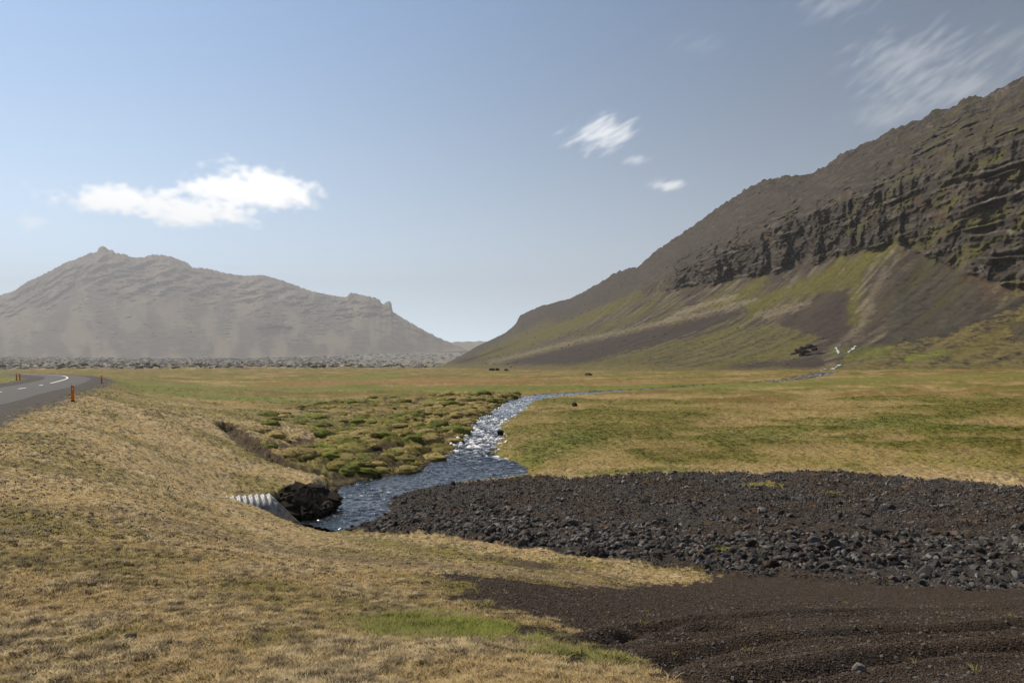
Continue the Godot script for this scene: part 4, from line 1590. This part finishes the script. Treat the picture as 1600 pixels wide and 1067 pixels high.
func sky_color(az: float, el: float) -> Color:
	# clear northern sky: deep blue overhead, pale low down, brighter towards the sun's side
	var e := maxf(el, 0.0)
	var d := Vector3(sin(az) * cos(e), sin(e), -cos(az) * cos(e))
	var s := Vector3(sin(deg_to_rad(SUN_AZ)) * cos(deg_to_rad(SUN_EL)), sin(deg_to_rad(SUN_EL)), -cos(deg_to_rad(SUN_AZ)) * cos(deg_to_rad(SUN_EL)))
	var g := acos(clampf(d.dot(s), -1.0, 1.0))
	var low := exp(-e / 0.2)
	var c := Color(0.088, 0.21, 0.455).lerp(Color(1.0, 1.23, 1.36), low)
	var side := pow(0.5 + 0.5 * cos(g), 5.5)
	c = c * (0.11 + 1.5 * side + 0.25 * low) * (1.0 + 1.5 * low)
	c = c + Color(0.5, 0.5, 0.48) * exp(-g / 0.2)
	return c

func build_sky() -> Sky:
	var W := 4096
	var H := 2048
	var small := Image.create(576, 256, false, Image.FORMAT_RGBF)   # 32 columns more at each side, so that it joins without a seam
	for j in 256:
		var el := PI * 0.5 - PI * (j + 0.5) / 256.0
		for i in 576:
			var az := wrapf(TAU * (i - 31.5) / 512.0, -PI, PI)   # the panorama starts straight ahead
			var c := sky_color(az, el)
			if el < 0.0:
				c = Color(0.2, 0.2, 0.18)
			elif el < 0.012:
				c = sky_color(az, 0.012)
			small.set_pixel(i, j, c)
	small.resize(W + 512, H, Image.INTERPOLATE_CUBIC)
	small = small.get_region(Rect2i(256, 0, W, H))
	# clouds: [azimuth, elevation (degrees) of the middle, half width, half height, kind, weight]; kind 0 heaped, 1 wisp, 2 cirrus
	var list := []
	for a in [[225, 318, 120, 20, 0, 0.95], [390, 298, 88, 34, 0, 1.15], [300, 330, 90, 22, 0, 1.0], [180, 310, 60, 14, 0, 0.8], [330, 302, 50, 20, 0, 0.9], [440, 290, 36, 22, 0, 0.9], [942, 212, 58, 30, 1, 1.0], [995, 250, 22, 10, 1, 0.5], [1040, 289, 32, 10, 1, 0.9], [45, 346, 20, 12, 1, 0.5], [1420, 95, 90, 50, 2, 0.85], [1500, 140, 90, 40, 2, 0.8], [1385, 180, 60, 30, 2, 0.6], [1300, 8, 70, 24, 2, 0.6], [1600, 65, 60, 30, 2, 0.4], [1095, 70, 40, 24, 2, 0.25]]:
		var d := ray(a[0], a[1]).normalized()
		list.append([atan2(d.x, -d.z), asin(d.y), a[2] / F, a[3] / F, a[4], a[5]])
	for k in 9:
		# the same kinds of cloud go on round the sky
		var az := deg_to_rad(62.0 + 30.0 * k)
		list.append([wrapf(az, -PI, PI), deg_to_rad(8.0 + 7.0 * (k % 4)), 0.09 + 0.02 * (k % 3), 0.02 + 0.01 * (k % 3), k % 3, 0.7])
	for q in 3:
		# one pass for each kind, so that neighbours of a kind melt into one cloud
		for a in list:
			if a[4] != q or a.size() > 6:
				continue
			var i0 := int((a[0] - a[2] * 2.4) / TAU * W)
			var i1 := int((a[0] + a[2] * 2.4) / TAU * W)
			var j0 := int((PI * 0.5 - a[1] - a[3] * 2.4) / PI * H)
			var j1 := int((PI * 0.5 - a[1] + a[3] * 2.4) / PI * H)
			for j in range(maxi(j0, 0), mini(j1, H / 2)):
				var el := PI * 0.5 - PI * (j + 0.5) / H
				for i in range(i0, i1):
					var az := TAU * (i + 0.5) / W
					var u: float = (az - a[0]) * cos(el)
					var v: float = el - a[1]
					var n1 := n_mid.get_noise_2d(az * 16.0, el * 26.0)
					var n2 := n_fine.get_noise_2d(az * 60.0 + 9.0, el * 90.0)
					var dens := 0.0
					if q == 0:
						var s := Vector2(u / a[2], v / a[3] * (1.0 if v > 0.0 else 1.15)).length()
						dens = sm(0.0, 0.95, (1.25 - s) + 0.55 * n1 + 0.3 * n2) * a[5]
					else:
						# drawn out along the wind
						var ru := u * 0.85 + v * 0.5
						var rv := -u * 0.5 + v * 0.85
						var f := n_mid.get_noise_2d(ru * 14.0 + a[0] * 30.0, rv * 70.0) * 0.6 + n_fine.get_noise_2d(ru * 40.0, rv * 190.0) * 0.3
						var s := Vector2(u / a[2], v / a[3]).length()
						dens = sm(0.0, 1.0 if q == 1 else 1.5, (1.05 - s) + f * (1.0 if q == 1 else 1.3)) * a[5] * (0.75 if q == 1 else 0.33)
					if dens > 0.003:
						var wi := posmod(i, W)
						var c := small.get_pixel(wi, j)
						var white := Color(0.98, 0.99, 1.0) * (0.75 + 0.75 * clampf(c.b * 1.2, 0.0, 1.0))
						small.set_pixel(wi, j, c.lerp(white, clampf(dens, 0.0, 0.97)))
	var pm := PanoramaSkyMaterial.new()
	pm.panorama = ImageTexture.create_from_image(small)
	var sky := Sky.new()
	sky.sky_material = pm
	return sky

# ------------------------------------------------------------------ scene
func _ready() -> void:
	setup_noise()
	var cam := Camera3D.new()
	cam.name = "camera"
	cam.fov = rad_to_deg(2.0 * atan(533.5 / F))
	cam.near = 0.1
	cam.far = 16000.0
	cam.rotation.x = atan((HORIZON - 533.5) / F)
	cam_basis = Basis.from_euler(cam.rotation)
	add_child(cam)
	var env := Environment.new()
	env.background_mode = Environment.BG_SKY
	env.sky = build_sky()
	env.background_energy_multiplier = 1.0
	env.tonemap_mode = Environment.TONE_MAPPER_LINEAR
	env.tonemap_exposure = 1.1
	env.fog_enabled = true
	env.fog_density = 0.00012
	env.fog_light_color = Color(0.98, 0.985, 1.0)
	env.sdfgi_enabled = true
	env.ssao_enabled = true
	env.ssil_enabled = true
	var we := WorldEnvironment.new()
	we.name = "environment"
	we.environment = env
	add_child(we)
	var sun := DirectionalLight3D.new()
	sun.name = "sun"
	sun.light_energy = 1.6
	sun.light_color = Color(1.0, 0.94, 0.84)
	sun.light_angular_distance = 0.5
	sun.shadow_enabled = true
	sun.rotation_degrees = Vector3(-SUN_EL, 180.0 - SUN_AZ, 0)
	add_child(sun)

	print("sky done ", Time.get_ticks_msec())
	solve_heights()
	lay_out()
	print("plan done ", Time.get_ticks_msec())
	var turf := mat("turf", Color.WHITE, 0.95, true)
	build_ground(turf)
	print("ground done ", Time.get_ticks_msec())
	var hill := mat("hillside", Color.WHITE, 0.95, true)
	build_near_mountain(hill)
	build_far_mountain(hill)
	print("mountains done ", Time.get_ticks_msec())
	build_stream()
	build_road()
	var blades := mat("grass_blades", Color.WHITE, 0.8, true)
	blades.backlight_enabled = true
	blades.backlight = Color(0.5, 0.5, 0.4)
	spread_grass(blades)
	print("grass done ", Time.get_ticks_msec())
	spread_hummocks(turf, blades)
	var stone := mat("stones", Color.WHITE, 0.9, true)
	spread_stones(stone)
	build_lava(stone)
	spread_scree(stone)
	print("stones done ", Time.get_ticks_msec())
	build_culvert()
	build_peat_bank()
	build_outcrop()
	build_cascade()
	for a in [[113, 628, 45.0, 0.98, "orange plastic marker post on the dark road shoulder before the bend", ""], [158, 601, 90.0, 0.9, "orange plastic marker post at the outside of the road bend", ""], [25, 594, 104.0, 0.9, "small orange marker post on the green verge inside the bend", "posts inside the bend"], [30, 594, 106.0, 0.9, "small orange marker post on the green verge inside the bend", "posts inside the bend"]]:
		var p := ray(a[0], a[1]) * float(a[2])
		p.y = height(p.x, p.z)
		post(p, a[3], a[4], a[5])
	boulder(205, 1001, 0.085, 401, Color(0.075, 0.072, 0.07), "fist sized dark stone lying in the dry grass of the verge")
	boulder(1341, 1060, 0.075, 402, Color(0.3, 0.27, 0.25), "small pale stone lying alone on the brown cinder pad", 0.9)
	boulder(898, 633, 0.75, 403, Color(0.05, 0.042, 0.035), "dark brown boulder standing in the grass beside the stream")
	boulder(921, 586, 2.2, 404, Color(0.09, 0.06, 0.048), "reddish boulder on the far grass plain below the dark scree", 0.7)
	boulder(782, 676, 0.55, 405, Color(0.035, 0.032, 0.03), "wet black boulder standing in the rapids of the stream", 0.8, 0.35)
	boulder(750, 672, 0.7, 406, Color(0.11, 0.09, 0.04), "mossy boulder at the peat bank side of the rapids", 0.7, 0.4)
	boulder(505, 815, 0.45, 407, Color(0.04, 0.036, 0.033), "low dark stone at the water edge before the culvert mouth", 0.6, 0.25)
	boulder(770, 579, 3.0, 408, Color(0.045, 0.042, 0.04), "black lava boulder at the foot of the dark scree slope", 0.8)
	boulder(778, 579, 2.2, 409, Color(0.06, 0.055, 0.05), "smaller black lava boulder leaning by the large one below the scree", 0.9)
	boulder(792, 579, 2.4, 410, Color(0.05, 0.045, 0.045), "low black lava boulder at the end of the cluster below the scree", 0.6)
	print("all done ", Time.get_ticks_msec())
